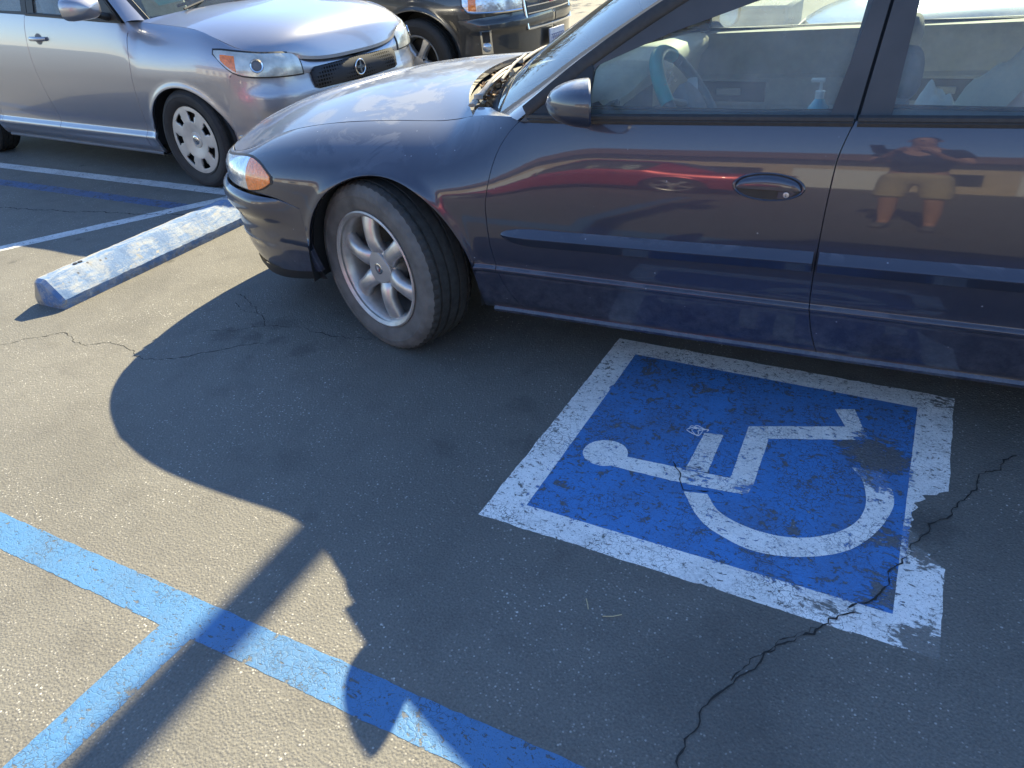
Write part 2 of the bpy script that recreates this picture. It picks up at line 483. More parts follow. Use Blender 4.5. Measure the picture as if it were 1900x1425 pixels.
M['tyre_black'] = simple('tyre_sidewall_clean', (.028, .027, .027), .7, spec=.3, noise=.2, nscale=14)
M['tyre_wall'] = simple("tyre_sidewall", (.105, .102, .098), .8, spec=.3, noise=.3, nscale=14, bump=.15, bscale=120)
M['alloy'] = simple("painted_alloy", (.50, .49, .48), .36, .7, noise=.12, nscale=30)
M['alloy_dull'] = simple("worn_alloy_lip", (.25, .235, .22), .45, .7, noise=.25, nscale=24)
M['alloy_lip'] = simple('rim_lip', (.42, .40, .38), .42, .55, noise=.2, nscale=24)
M['alloy_cap'] = simple("grey_cap", (.36, .35, .34), .42, .35, noise=.1)
M['hubcap'] = simple("silver_hubcap", (.50, .46, .40), .45, .25, noise=.12, nscale=16)
M['dark_metal'] = simple("brake_iron", (.03, .028, .027), .6, .5, noise=.3)
M['chrome'] = simple("chrome", (.62, .63, .65), .12, 1.0)
M['glass_side'] = glass("side_glass", (.86, .94, .91), .30, (.52, .56, .57))
M['glass_ws'] = glass("windshield_glass", (.76, .90, .86), .22)
M['mirror_glass'] = simple("mirror_glass", (.8, .82, .84), .02, 1.0)
M['amber'] = simple("amber_lens", (.75, .17, .012), .18, 0, coat=1.0, noise=.25, nscale=60, bump=.4, bscale=90)
M['lamp_clear'] = simple("lamp_clear_reflector", (.50, .53, .56), .16, .55, coat=1.0, noise=.35, nscale=22, bump=.25, bscale=40)
M['lamp_yellowed'] = simple("lamp_hazed_lens", (.42, .43, .40), .25, .3, coat=1.0, noise=.35, nscale=14, bump=.2, bscale=30)
M['interior'] = simple("grey_trim_vinyl", (.46, .49, .52), .65, noise=.1, bump=.15, bscale=300)
M['interior_dark'] = simple("dark_trim_vinyl", (.11, .115, .13), .6, noise=.1)
M['dash_pale'] = simple("pale_dash_vinyl", (.62, .61, .52), .6, noise=.06, bump=.1, bscale=300)
M['seat_cloth'] = simple("grey_seat_cloth", (.30, .31, .33), .9, noise=.15, bump=.3, bscale=400)
M['teal_grey'] = simple('grey_teal_wheel_rim', (.12, .17, .19), .45)
M['teal'] = simple("teal_rim_highlight", (.02, .45, .48), .35, coat=.4)  # brighter teal for the highlight painted on the steering wheel rim
M['carpet'] = simple("dark_carpet", (.03, .03, .032), .95)
M['headliner'] = simple("headliner_cloth", (.35, .35, .34), .9)

# ------------------------------------------------------------------ car body system
# local car frame: x rearward from the front axle, y across (left side of a car with its nose to -x is -y), z up
def ncs(pts):
    """natural cubic spline through (x, y)"""
    pts = sorted(pts); x = np.array([p[0] for p in pts], float); y = np.array([p[1] for p in pts], float)
    n = len(x); h = np.diff(x); A = np.eye(n); b = np.zeros(n)
    for i in range(1, n-1):
        A[i, i-1] = h[i-1]; A[i, i] = 2*(h[i-1]+h[i]); A[i, i+1] = h[i]
        b[i] = 6*((y[i+1]-y[i])/h[i]-(y[i]-y[i-1])/h[i-1])
    c = np.linalg.solve(A, b)
    def fn(t):
        t = min(max(t, x[0]), x[-1])
        i = int(min(max(np.searchsorted(x, t)-1, 0), n-2)); u = t-x[i]
        return float(y[i] + u*((y[i+1]-y[i])/h[i]-h[i]*(2*c[i]+c[i+1])/6) + u*u*c[i]/2 + u**3*(c[i+1]-c[i])/(6*h[i]))
    return fn

class Body:
    def __init__(s, plan, zE, dE, ph, low, zm, arches=(), flare=.009):
        s.px = pch([(a, b) for a, b, c in plan]); s.py = ncs([(a, c) for a, b, c in plan])
        s.zE, s.dE, s.ph = pch(zE), pch(dE), pch(ph)
        s.low, s.zm, s.arches, s.flare = pch(low), zm, arches, flare
        s.zlow = min(z for z, q in low)
    def d(s, S, z):
        if z <= s.zm:
            v = s.low(z)
        else:
            pm = math.radians(s.ph(S)); t = min((z-s.zm)/(s.zE(S)-s.zm), 1.0)
            ph = math.asin(t*math.sin(pm))
            v = s.dE(S)*(1-math.cos(ph))/(1-math.cos(pm))
        for (cx, a, z0, b) in s.arches:
            if abs(S-cx) < a+.15:
                rho = math.hypot((S-cx)/a, (z-z0)/b) if z > z0 else abs(S-cx)/a
                q = (rho-1)*min(a, b)
                v -= s.flare*math.exp(-(q/.024)**2)
        return v
    def pt(s, S, z, off=0.0):
        e = 1e-3
        tx, ty = s.px(S+e)-s.px(S-e), s.py(S+e)-s.py(S-e)
        l = math.hypot(tx, ty) or 1.0
        nx, nw = -ty/l, tx/l
        k = off - s.d(S, z)
        return np.array([s.px(S)+nx*k, s.py(S)+nw*k, z])
    def nrm(s, S, z, off=0.0):
        e = 1.5e-3
        z = min(z, s.zE(S)-2*e)
        a = s.pt(S+e, z)-s.pt(S-e, z); b = s.pt(S, z+e)-s.pt(S, z-e)
        n = np.cross(b, a); return n/(np.linalg.norm(n)+1e-12)

def panel_arrays(body, cols, sg, off=0.0, flange=.018, edge=True):
    """cols: list of columns of (s, z); returns verts, faces, normals with rolled edges"""
    G = [[body.pt(S, z, off) for S, z in c] for c in cols]
    Nn = [[body.nrm(S, z) for S, z in c] for c in cols]
    ni, nj = len(G), len(G[0])
    V, F, NV = [], [], []
    for i in range(ni):
        for j in range(nj):
            V.append(G[i][j]); NV.append(Nn[i][j])
    for i in range(ni-1):
        for j in range(nj-1):
            F.append((i*nj+j, i*nj+j+1, (i+1)*nj+j+1, (i+1)*nj+j))
    if edge:
        ring = [(i, 0) for i in range(ni)] + [(ni-1, j) for j in range(1, nj)] + [(i, nj-1) for i in range(ni-2, -1, -1)] + [(0, j) for j in range(nj-2, 0, -1)]
        base = len(V); m = len(ring)
        for (i, j) in ring:
            ii = min(max(i, 1), ni-2) if ni > 2 else i; jj = min(max(j, 1), nj-2) if nj > 2 else j
            p, n = np.array(G[i][j]), np.array(Nn[i][j])
            ev = np.zeros(3)
            if ii != i: q = p-G[ii][j]; ev += q/(np.linalg.norm(q)+1e-9)
            if jj != j: q = p-G[i][jj]; ev += q/(np.linalg.norm(q)+1e-9)
            ev -= n*np.dot(ev, n); ev /= (np.linalg.norm(ev)+1e-9)
            for dd, ee, nn in ((.0012, .0009, n*.8+ev*.6), (.0035, .0016, ev+n*.15), (flange, .0016, ev)):
                V.append(p+ev*ee-n*dd); NV.append(nn/np.linalg.norm(nn))
        for k in range(m):
            k2 = (k+1) % m
            a, b = ring[k], ring[k2]
            a0, b0 = a[0]*nj+a[1], b[0]*nj+b[1]
            F.append((a0, b0, base+k2*3, base+k*3))
            F.append((base+k*3, base+k2*3, base+k2*3+1, base+k*3+1))
            F.append((base+k*3+1, base+k2*3+1, base+k2*3+2, base+k*3+2))
    V = np.array(V); NV = np.array(NV)
    V[:, 1] *= sg; NV[:, 1] *= sg
    # orient faces with the analytic normals
    out = []
    for f in F:
        p = [V[k] for k in f]; n = np.cross(p[1]-p[0], p[2]-p[0]) + np.cross(p[2]-p[0], p[3]-p[0])
        if np.dot(n, NV[f[0]]+NV[f[2]]) < 0: f = f[::-1]
        out.append(f)
    return V, out, NV

def panel(name, pieces, sg, m, parent, body, off=0.0, flange=.018, edge=True):
    V, F, NV = [], [], []
    for cols in pieces:
        v, f, n = panel_arrays(body, cols, sg, off, flange, edge)
        b = len(V); V += list(v); NV += list(n); F += [tuple(i+b for i in q) for q in f]
    return mk(name, V, F, m, parent, True, NV)

def z_row(body, row, S):
    if row[0] == 'z': return row[1]
    pm = math.radians(body.ph(S))
    return body.zm + (body.zE(S)-body.zm)*math.sin(row[1]*pm)/math.sin(pm)

def cols_between(body, fL, fR, rows, n):
    cols = []
    for k in range(n+1):
        u = k/n; c = []
        for row in rows:
            S = fL(.6)*(1-u)+fR(.6)*u
            for it in range(4):
                z = z_row(body, row, S); S = fL(z)*(1-u)+fR(z)*u
            c.append((S, z_row(body, row, S)))
        cols.append(c)
    return cols

def cols_arch(body, arch, n=44, m=26):
    cx, a, z0, b = arch; cols = []
    for k in range(n+1):
        th = math.pi*k/n; S = cx-a*math.cos(th); za = z0+b*math.sin(th); zt = body.zE(S)
        cols.append([(S, za+(zt-za)*math.sin(math.radians(84)*t/m)/math.sin(math.radians(84))) for t in range(m+1)])
    return cols

def door_rows(body, zlist, nup=12):
    return [('z', z) for z in zlist] + [('f', (k+1)/nup) for k in range(nup)]

def const(v): return lambda z: v

def gh_w(P, z):
    w0, z0, k1, k2 = P['gh']; q = z-z0
    return w0-k1*q-k2*q*abs(q)

def frame_mesh(name, P, outer, hole, sg, m, parent, off=0.0, depth=.022):
    """window frame: flat ring on the greenhouse surface with a return into the opening"""
    def p3(x, z, o=0.0): return (x, sg*(gh_w(P, z)+off+o), z)
    polys = [[Vector((x, z, 0)) for x, z in outer]]
    if hole: polys.append([Vector((x, z, 0)) for x, z in hole])
    tris = tessellate_polygon(polys)
    pts = [q for pl in polys for q in pl]
    V = [p3(q.x, q.y) for q in pts]; F = [tuple(t) for t in tris]
    n0 = len(outer)
    def strip(i0, n):
        b = len(V)
        for i in range(n): V.append(p3(pts[i0+i].x, pts[i0+i].y, -depth))
        for i in range(n):
            j = (i+1) % n
            F.append((i0+i, i0+j, b+j, b+i))
    strip(0, n0)
    if hole: strip(n0, len(hole))
    o = mk(name, V, F, m, parent, False)
    bm_fix(o.data)
    return o

def pane(name, P, poly, sg, m, parent, off=-.012, grow=1.02):
    cx = sum(p[0] for p in poly)/len(poly); cz = sum(p[1] for p in poly)/len(poly)
    pts = [(cx+(x-cx)*grow, cz+(z-cz)*grow) for x, z in poly]
    tris = tessellate_polygon([[Vector((x, z, 0)) for x, z in pts]])
    w0, z0, k1, k2 = P['gh']
    V = [(x, sg*(gh_w(P, z)+off), z) for x, z in pts]
    NV = []
    for x, z in pts:
        n = np.array([0, sg*1.0, k1+2*k2*abs(z-z0)]); NV.append(n/np.linalg.norm(n))
    o = mk(name, V, [tuple(t) for t in tris], m, parent, True)
    fs = []
    for p in o.data.polygons:
        fs.append(p.normal.y*sg > 0)
    if not all(fs):
        F = [tuple(p.vertices) if ok else tuple(p.vertices)[::-1] for p, ok in zip(o.data.polygons, fs)]
        me = o.data; v = [tuple(q.co) for q in me.vertices]
        me2 = bpy.data.meshes.new(name); me2.from_pydata(v, [], F); me2.materials.append(m); o.data = me2
    o.data.polygons.foreach_set("use_smooth", [True]*len(o.data.polygons))
    o.data.normals_split_custom_set_from_vertices([tuple(n) for n in NV])
    return o

def cross_surface(rows, nb=20, bend=2.0):
    """rows: (x, w, z, xc, zc) from front to rear; lofted across the car"""
    G = []
    for (x, w, z, xc, zc) in rows:
        row = []
        for k in range(nb+1):
            b = -1+2*k/nb; q = 1-abs(b)**bend
            row.append((x+(xc-x)*q, w*b, z+(zc-z)*q))
        G.append(row)
    return G

def resample(pts, n):
    f = spl(pts); return [tuple(f(i/n)) for i in range(n+1)]

def copy_tree(o, parent=None):
    c = o.copy(); COL.objects.link(c); c.parent = parent
    for ch in list(o.children): copy_tree(ch, c)
    return c

# ------------------------------------------------------------------ wheels (axis along y, outer face towards -y)
def make_tyre(R, rim, W, parent, tread=True, wall='tyre_black'):
    h = W/2
    prof = [(rim-.004, -h*.80), (rim+.010, -h*.90), (rim+(R-rim)*.30, -h*1.0), (rim+(R-rim)*.55, -h*1.015), (rim+(R-rim)*.57, -h*1.03), (rim+(R-rim)*.75, -h*1.0),
            (R-.018, -h*.93), (R-.009, -h*.86), (R-.004, -h*.79)]
    gr = []
    for y in (-.62, -.22, .22, .62):
        gr += [(R-.0, h*(y-.055)), (R-.008, h*(y-.045)), (R-.008, h*(y+.045)), (R-.0, h*(y+.055))]
    prof = prof + gr + [(r, -y) for r, y in prof[::-1]]
    n = 168
    def mod(k, j, r, y):
        if tread and 6 <= j <= 9 or (tread and len(prof)-10 <= j <= len(prof)-7):
            if k % 3 == 0: r -= .0045
        return r, y
    mb = MB().lathe(prof, n, mod=mod)
    o = mb.build("tyre", M['tyre'], parent, True, 28)
    o.data.materials.append(M[wall])
    for p in o.data.polygons:
        c = p.center; rr = math.hypot(c.x, c.z)
        if rr < R-.013 and abs(c.y) > h*.7: p.material_index = 1
    return o

def wheel_buick(parent, R=.326, W=.21):
    rim = .210
    barrel = [(rim-.004, -.096), (rim+.008, -.104), (rim+.014, -.101), (rim+.013, -.094), (rim-.004, -.088), (rim-.012, -.078), (rim-.020, -.05), (rim-.026, .06), (rim-.004, .095)]
    w = MB().lathe(barrel, 72).build("wheel", M['alloy_lip'], parent, True, 40)
    make_tyre(R, rim+.004, W, w, True, 'tyre_wall')
    disc = MB().lathe([(0.03, .0), (.135, .0), (.135, .02), (.03, .02)], 40).build("brake_disc", M['dark_metal'], w)
    back = MB().lathe([(0.0, .05), (rim-.022, .05)], 40).build("backing_plate", M['black'], w)
    hub = MB().lathe([(0.0, -.068), (.058, -.068), (.074, -.060), (.080, -.040), (.078, 0)], 48).build("hub", M['alloy'], w)
    # six rounded spokes
    rs = [.040, .060, .085, .115, .15, .18, .199]
    hw = [.020, .036, .033, .029, .031, .036, .041]
    cr = [-.062, -.076, -.086, -.090, -.088, -.082, -.076]
    sm = []
    for q in range(9):
        sm.append(None)
    sp0 = None
    for k in range(6):
        if sp0 is None:
            V, F = [], []
            n = 14
            for r_, h_, c_ in zip(rs, hw, cr):
                for i in range(n):
                    a = 2*math.pi*i/n
                    ca, sa = math.cos(a), math.sin(a)
                    yy = c_+.026-.026*(abs(sa)**.8)*(1 if sa > 0 else -1) if True else 0
                    V.append((r_, yy, h_*np.sign(ca)*abs(ca)**.8))
            for j in range(len(rs)-1):
                for i in range(n):
                    i2 = (i+1) % n; F.append((j*n+i, j*n+i2, (j+1)*n+i2, (j+1)*n+i))
            F.append(tuple(range(n))); F.append(tuple((len(rs)-1)*n+i for i in range(n)))
            sp0 = MB().add(V, F).build("spoke", M['alloy'], w, True, 50); o = sp0
        else:
            o = bpy.data.objects.new("spoke", sp0.data); link(o, w)
        o.rotation_euler = (0, math.radians(60*k+20), 0)
    # centre cap: rounded, slightly squared, seam line round it, small roundel
    cap = MB()
    n = 48; V, F = [], []
    prof = [(1.0, -.066), (1.0, -.0735), (.96, -.0765), (.6, -.0785), (0.0, -.079)]
    for (f, y) in prof:
        for i in range(n):
            a = 2*math.pi*i/n; rr = .062*(1+.08*math.cos(3*a+.5))
            V.append((rr*f*math.cos(a), y, rr*f*math.sin(a)))
    for j in range(len(prof)-1):
        for i in range(n):
            i2 = (i+1) % n; F.append((j*n+i, j*n+i2, (j+1)*n+i2, (j+1)*n+i))
    cap.add(V, F).build("centre_cap", M['alloy_cap'], w, True, 35)
    MB().lathe([(0, -.0815), (.0185, -.0815), (.021, -.0805), (.0215, -.077)], 32).build("roundel", M['chrome'], w)
    # three little shields on a dark ground
    MB().lathe([(0, -.0822), (.0165, -.0822)], 32).build("roundel_field", M['interior_dark'], w)
    for i, (dx, dz, mm) in enumerate(((-.006, .004, 'badge_grey'), (0, 0, 'badge_white'), (.006, -.004, 'badge_red'))):
        sh = [(-.0035, .0065), (.0035, .0065), (.0035, -.001), (0, -.0065), (-.0035, -.001)]
        MB().prism([(dx+a, -.0823-.0002*i, dz+b) for a, b in sh], (0, -.0006, 0)).build("shield", M[mm], w, False)
    return w

def wheel_hubcap(parent, R=.314, W=.20, holes=7):
    rim = .218
    w = MB().lathe([(rim-.004, -.09), (rim+.007, -.094), (rim+.008, -.088), (rim-.01, -.06), (rim-.02, .08)], 64).build("wheel", M['dark_metal'], parent, True, 40)
    make_tyre(R, rim, W, w, tread=False)
    MB().lathe([(0.0, .01), (rim-.012, .01)], 40).build("steel_disc", M['black'], w)
    # cover plate with windows near the rim: polar grid with cells left out
    n = holes*16; rad = [.0, .03, .048, .052, .07, .10, .118, .122, .160, .186, .190, .214, .220]
    yy = [-.080, -.080, -.079, -.074, -.079, -.087, -.090, -.090, -.090, -.089, -.089, -.086, -.076]
    V, F = [], []
    for r_, y in zip(rad, yy):
        for i in range(n):
            a = 2*math.pi*(i+.5)/n
            V.append((r_*math.cos(a), y, r_*math.sin(a)))
    m = len(rad)
    def hole(i, j):
        q = i % 16
        if j in (7,): return 5 <= q <= 10
        if j in (8,): return 4 <= q <= 11
        return False
    for j in range(m-1):
        for i in range(n):
            i2 = (i+1) % n
            if hole(i, j): continue
            F.append((j*n+i, j*n+i2, (j+1)*n+i2, (j+1)*n+i))
    # walls of the windows
    for k in range(holes):
        for (q0, j0, q1, j1) in ((5, 7, 11, 7), (4, 8, 5, 8), (11, 8, 12, 8), (4, 9, 12, 9)):
            pass
    o = MB().add(V, F)
    c = o.build("wheel_cover", M['hubcap'], w, True, 40)
    md = c.modifiers.new("thickness", 'SOLIDIFY'); md.thickness = .012; md.offset = -1
    MB().lathe([(0, -.0835), (.026, -.0835), (.030, -.081), (.030, -.078)], 32).build("cover_badge", M['chrome'], w)
    ring = MB().lathe([(.016, -.0838), (.0185, -.0855), (.021, -.0838)], 32).build("badge_ring", M['alloy_dull'], w)
    MB().box(-.014, .014, -.0855, -.083, -.0025, .0025).box(-.0025, .0025, -.0855, -.083, -.012, .012).build("badge_cross", M['alloy_dull'], w, False)
    return w

def wheel_alloy(parent, R=.355, W=.235, spokes=5, twin=False):
    rim = .222
    w = MB().lathe([(rim-.004, -.105), (rim+.007, -.11), (rim+.010, -.104), (rim-.008, -.095), (rim-.02, -.06), (rim-.026, .09)], 64).build("wheel", M['alloy'], parent, True, 40)
    make_tyre(R, rim, W, w, tread=False)
    MB().lathe([(0.0, .03), (rim-.018, .03)], 40).build("backing_plate", M['black'], w)
    sp = None
    for k in range(spokes):
        if sp is None:
            mb = MB()
            pts = [(.05, .034), (.12, .030), (.215, .046)]
            for s0 in (0,):
                G = [[(r_, -.085-(.018 if abs(t) < .7 else .0)+(.012 if r_ > .2 else 0), h_*t) for t in (-1, -.62, -.55, .55, .62, 1)] for r_, h_ in pts]
                mb.grid(G)
                Gb = [[(r_, -.05, h_*t) for t in (-1, 1)] for r_, h_ in pts]
                for i in range(len(pts)-1):
                    for t, jj in ((-1, 0), (1, 5)):
                        a, b = G[i][jj], G[i+1][jj]
                        mb.add([a, b, (b[0], -.04, b[2]), (a[0], -.04, a[2])], [(0, 1, 2, 3)])
            sp = mb.build("spoke", M['alloy'], w, True, 30); o = sp
        else:
            o = bpy.data.objects.new("spoke", sp.data); link(o, w)
        o.rotation_euler = (0, math.radians(360/spokes*k+85), 0)
    MB().lathe([(0.0, -.100), (.045, -.100), (.056, -.096), (.06, -.085), (.075, -.08), (.08, -.05)], 40).build("centre_cap", M['alloy_cap'], w)
    for k in range(spokes):
        a = math.radians(360/spokes*(k+.5)+85)
        MB().lathe([(0, -.098), (.009, -.098), (.010, -.08)], 10, Matrix.Translation((.066*math.cos(a), 0, -.066*math.sin(a)))).build("lug_nut", M['chrome'], w)
    return w

M['badge_grey'] = simple("badge_grey", (.22, .22, .24), .4)
M['badge_white'] = simple("badge_white", (.55, .55, .55), .4)
M['badge_red'] = simple("badge_red", (.22, .015, .02), .4)

# ------------------------------------------------------------------ whole car from a parameter set
def build_car(P):
    root = empty(P['name'], (P['loc'][0], P['loc'][1], 0), P['yaw'])
    tag(root, P['label'], P['cat'], P.get('group'))
    paint = P['paint']
    body = Body(P['plan'], P['zE'], P['dE'], P['ph'], P['low'], P['zm'], (P['archF'], P['archR']), P.get('flare', .009))
    P['body'] = body
    rows = door_rows(body, P['rows'], 12)
    aF, aR = P['archF'], P['archR']
    g1, g2, g3 = [pch(g) for g in P['gaps']]
    gp = P.get('gap', .0022)
    sh = lambda f, dx: (lambda z: f(z)+dx)
    seamF = pch(P['seamF']); seamR = pch(P['seamR'])
    sF, sR = P['sF'], P['sR']
    P['doors'] = {}
    for sg in (-1, 1):
        def front_piece(n=18, m=22):
            cols = []
            s1 = aF[0]-aF[1]
            for k in range(n+1):
                S = s1+(sF-s1)*k/n; zb = seamF(S)+.002; zt = body.zE(S)
                cols.append([(S, zb+(zt-zb)*math.sin(math.radians(84)*t/m)/math.sin(math.radians(84))) for t in range(m+1)])
            return cols
        def rear_piece(n=18, m=22):
            cols = []
            s1 = aR[0]+aR[1]
            for k in range(n+1):
                S = s1+(sR-s1)*k/n; zb = seamR(S)+.002; zt = body.zE(S)
                cols.append([(S, zb+(zt-zb)*math.sin(math.radians(84)*t/m)/math.sin(math.radians(84))) for t in range(m+1)])
            return cols
        f_arch = cols_arch(body, aF)
        f_back = cols_between(body, const(aF[0]+aF[1]), sh(g1, -gp), rows, 6)
        panel("front_fender", [f_arch, f_back, front_piece()], sg, paint, root, body)
        fd = panel("front_door", [cols_between(body, sh(g1, gp), sh(g2, -gp), rows, 26)], sg, paint, root, body)
        rd = panel("rear_door", [cols_between(body, sh(g2, gp), sh(g3, -gp), rows, 26)], sg, paint, root, body)
        P['doors'][sg] = (fd, rd)
        q_arch = cols_arch(body, aR, 36)
        q_front = cols_between(body, sh(g3, gp), const(aR[0]-aR[1]), rows, 4)
        panel("rear_quarter", [q_front, q_arch, rear_piece()], sg, paint, root, body)
        # dark structure behind the gaps
        inner = [cols_between(body, const(aF[0]+aF[1]+.01), const(aR[0]-aR[1]-.01), rows, 20), f_arch, q_arch, front_piece(10, 8), rear_piece(10, 8)]
        panel("inner_structure", inner, sg, M['black'], root, body, off=-.024, edge=False)
        # wheel-arch liners
        for (cx, a, z0, b), lo in ((aF, .24), (aR, .24)):
            wo = body.py(cx)-.012; wi = wo-.34
            G = []
            path = [(cx-a-.004, lo)] + [(cx-(a+.004)*math.cos(math.pi*k/24), z0+(b+.004)*math.sin(math.pi*k/24)) for k in range(25)] + [(cx+a+.004, lo)]
            for x, z in path:
                G.append([(x, sg*(wo+(wi-wo)*t), z) for t in (0, .08, .1, .5, .52, 1)])
            G2 = [[(p[0]+(0 if j not in (1, 2) else 0), p[1], p[2]) for j, p in enumerate(r_)] for r_ in G]
            MB().grid(G2).build("arch_liner", M['black'], root, True, 30)
            MB().poly([(x, sg*wi, z) for x, z in path]).build("inner_wing", M['black'], root, False)
        # sill under the doors
        s0, s1 = aF[0]+aF[1]+.03, aR[0]-aR[1]-.03
        G = []
        for k in range(21):
            S = s0+(s1-s0)*k/20
            zb = P['rows'][0]
            p0 = body.pt(S, zb); 
            G.append([(p0[0], sg*(p0[1]+.004), zb+.004), (p0[0], sg*(p0[1]+.010), zb-.006), (p0[0], sg*(p0[1]+.006), zb-.016), (p0[0], sg*(p0[1]-.03), zb-.022), (p0[0], sg*(p0[1]-.15), zb-.01)])
        MB().grid(G).build("rocker_sill", P.get('sill_mat', paint), root, True, 25)
        # pillar and roof rail strip
        E = [q[:3] for q in P['E']]; n = 40
        fe, fd_ = spl(E), spl([(x, gh_w(P, z)+.002, z) for x, z in P['D']])
        G = []
        for k in range(n+1):
            a, b = fe(k/n), fd_(k/n)
            row = []
            for t in (0, .15, .35, .6, .85, 1.0):
                p = a*(1-t)+b*t; bul = P.get('pillar_bulge', .012)*4*t*(1-t)
                row.append((p[0], sg*(p[1]+bul*.7), p[2]+bul*.7))
            G.append(row)
        MB().grid(G).build("roof_pillar", paint, root, True, 60)
        # window frames and panes
        for nm, par, (outer, hole) in (("front", fd, P['frames'][0]), ("rear", rd, P['frames'][1])):
            frame_mesh("window_frame", P, outer, hole, sg, P.get('frame_mat', M['frame_grey']), par)
            pane("window_pane", P, hole, sg, P.get('glass', M['glass_side']), par)
        po = P['frames'][0][0]; q0, q1 = po[-1], po[-2]
        zt_ = po[-3][1] if len(po) > 7 else q1[1]; xt_ = po[-3][0] if len(po) > 7 else q1[0]
        frame_mesh("centre_pillar", P, [(q0[0]-.05, q0[1]), (xt_-.05, zt_+.01), (xt_+.06, zt_+.01), (q0[0]+.06, q0[1])], None, sg, M['black'], root, off=-.026, depth=.02)
        if len(P['frames']) > 2:
            for outer, hole in P['frames'][2:]:
                frame_mesh("rear_pillar", P, outer, hole, sg, paint, root)
                if hole: pane("quarter_pane", P, hole, sg, P.get('glass', M['glass_side']), root)
    # hood
    rws = []
    for (S, xc, zc) in P['hood']:
        p = body.pt(S, body.zE(S)); rws.append((p[0]+P.get('hood_dx', 0), p[1]-.005, p[2]+.001, xc, zc))
    f = spl(rws); rws = [tuple(f(i/36)) for i in range(37)]
    G = cross_surface(rws, 36, P.get('hood_bend', 2.4))
    skirt = [[(x, y, z-.02) for x, y, z in row] for row in (G[0], G[-1])]
    mb = MB().grid(G); mb.grid([G[0], skirt[0]]); mb.grid([G[-1], skirt[1]])
    mb.grid([[r_[0] for r_ in G], [(r_[0][0], r_[0][1], r_[0][2]-.02) for r_ in G]]); mb.grid([[r_[-1] for r_ in G], [(r_[-1][0], r_[-1][1], r_[-1][2]-.02) for r_ in G]])
    hood = mb.build("hood", paint, root, True, 40); P['hood_obj'] = hood
    # under-hood and floor: closes the car from below
    aw = body.py(aF[0])-.36
    mb = MB()
    x_f, x_r = body.px(sF)+.1, body.px(sR)-.1
    mb.box(x_f, x_r, -aw, aw, .22, .42)
    mb.box(aF[0]+aF[1]+.05, aR[0]-aR[1]-.05, -(body.py(1.2)-.09), body.py(1.2)-.09, P['rows'][0]-.03, P['rows'][0]+.06)
    mb.box(x_f+.05, P['cowl_x']-.1, -aw, aw, .42, P['zE'][1][1]-.12)
    mb.build("underbody", M['black'], root, False)
    # windshield, roof, rear glass, tail deck
    i1, i2, i3 = P['E_split']
    Erow = P['E']
    def surf(name, rows_, m, n=14, nb=24, bend=2.0, inset=0.0):
        rr = resample(rows_, n)
        G = cross_surface([(x, w-inset, z, xc, zc) for x, w, z, xc, zc in rr], nb, bend)
        return MB().grid(G).build(name, m, root, True, None), G
    ws, Gw = surf("windshield", Erow[:i1+1], P.get('glass_front', M['glass_ws']), 16)
    rf, Gr = surf("roof", Erow[i1:i2+1], paint, 14, 24, 2.6)
    rg, Gg = surf("rear_window", Erow[i2:i3+1], P.get('glass', M['glass_side']), 10)
    P['Gw'] = Gw
    mb = MB().grid([[(x, y*.97, z-.035) for x, y, z in r_] for r_ in Gr]); mb.build("headliner", M['headliner'], root)
    # glass seals: black band along both sides and top of the windshield
    mb = MB()
    for idx in (0, -1):
        sgn = -1 if idx == 0 else 1
        G = []
        for r_ in Gw:
            p = np.array(r_[idx]); q = np.array(r_[1 if idx == 0 else -2]); dv = (q-p)/np.linalg.norm(q-p)
            G.append([tuple(p+np.array([0, 0, .003])-dv*.008), tuple(p+dv*.022+np.array([0, 0, .004])), tuple(p+dv*.026+np.array([0, 0, .0]))])
        mb.grid(G)
    G = []
    for k in range(len(Gw[0])):
        p, q = np.array(Gw[-1][k]), np.array(Gw[-2][k]); dv = (q-p)/np.linalg.norm(q-p)
        G.append([tuple(p+np.array([0, 0, .004])-dv*.01), tuple(p+dv*.03+np.array([0, 0, .004]))])
    mb.grid(G); mb.build("windshield_seal", M['rubber'], root, True, 30)
    # trunk deck / tail
    deck = []
    for (S, xc, zc) in P['deck']:
        p = body.pt(S, body.zE(S)); deck.append((p[0], p[1]-.003, p[2]+.001, xc, zc))
    fdk = spl(deck); deck = [tuple(fdk(i/12)) for i in range(13)]
    MB().grid(cross_surface(deck, 20, 2.4)).build(P.get('deck_name', "trunk_lid"), paint, root, True, 40)
    # tail panel and rear bumper
    G = []
    S_end = P['plan'][-1][0]
    for k in range(21):
        S = sR+(S_end-sR)*k/20
        G.append([body.pt(S, z) for z in np.linspace(P['rows'][0]+.02, body.zE(S), 14)])
    G = [[(p[0], p[1], p[2]) for p in r_] for r_ in G]
    Gm = G + [[(p[0], -p[1], p[2]) for p in r_] for r_ in G[::-1][1:]]
    MB().grid(Gm).build("rear_bumper", paint, root, True, 40)
    # rear lower side below the seam
    for sg in (-1, 1):
        cols = []
        for k in range(9):
            S = aR[0]+aR[1]+(sR-aR[0]-aR[1])*k/8
            cols.append([(S, z) for z in np.linspace(P['rows'][0]+.02, seamR(S)-.002, 6)])
        panel("bumper_side", [cols], sg, paint, root, body)
    # front bumper fascia, wraps round the nose
    bb = Body([(a, b, c) for a, b, c in P['plan']], P['bump_zE'], [(-3, 0), (6, 0)], [(-3, 60), (6, 60)], P['bump_low'], 9.0, (aF,), P.get('flare', .009))
    bb.zE = pch(P['bump_zE']); P['bump_body'] = bb
    bl_ = pch(P['bump_low']); k0, k1 = P.get('bump_blend', (aF[0]-aF[1]-.02, aF[0]-aF[1]-.28))
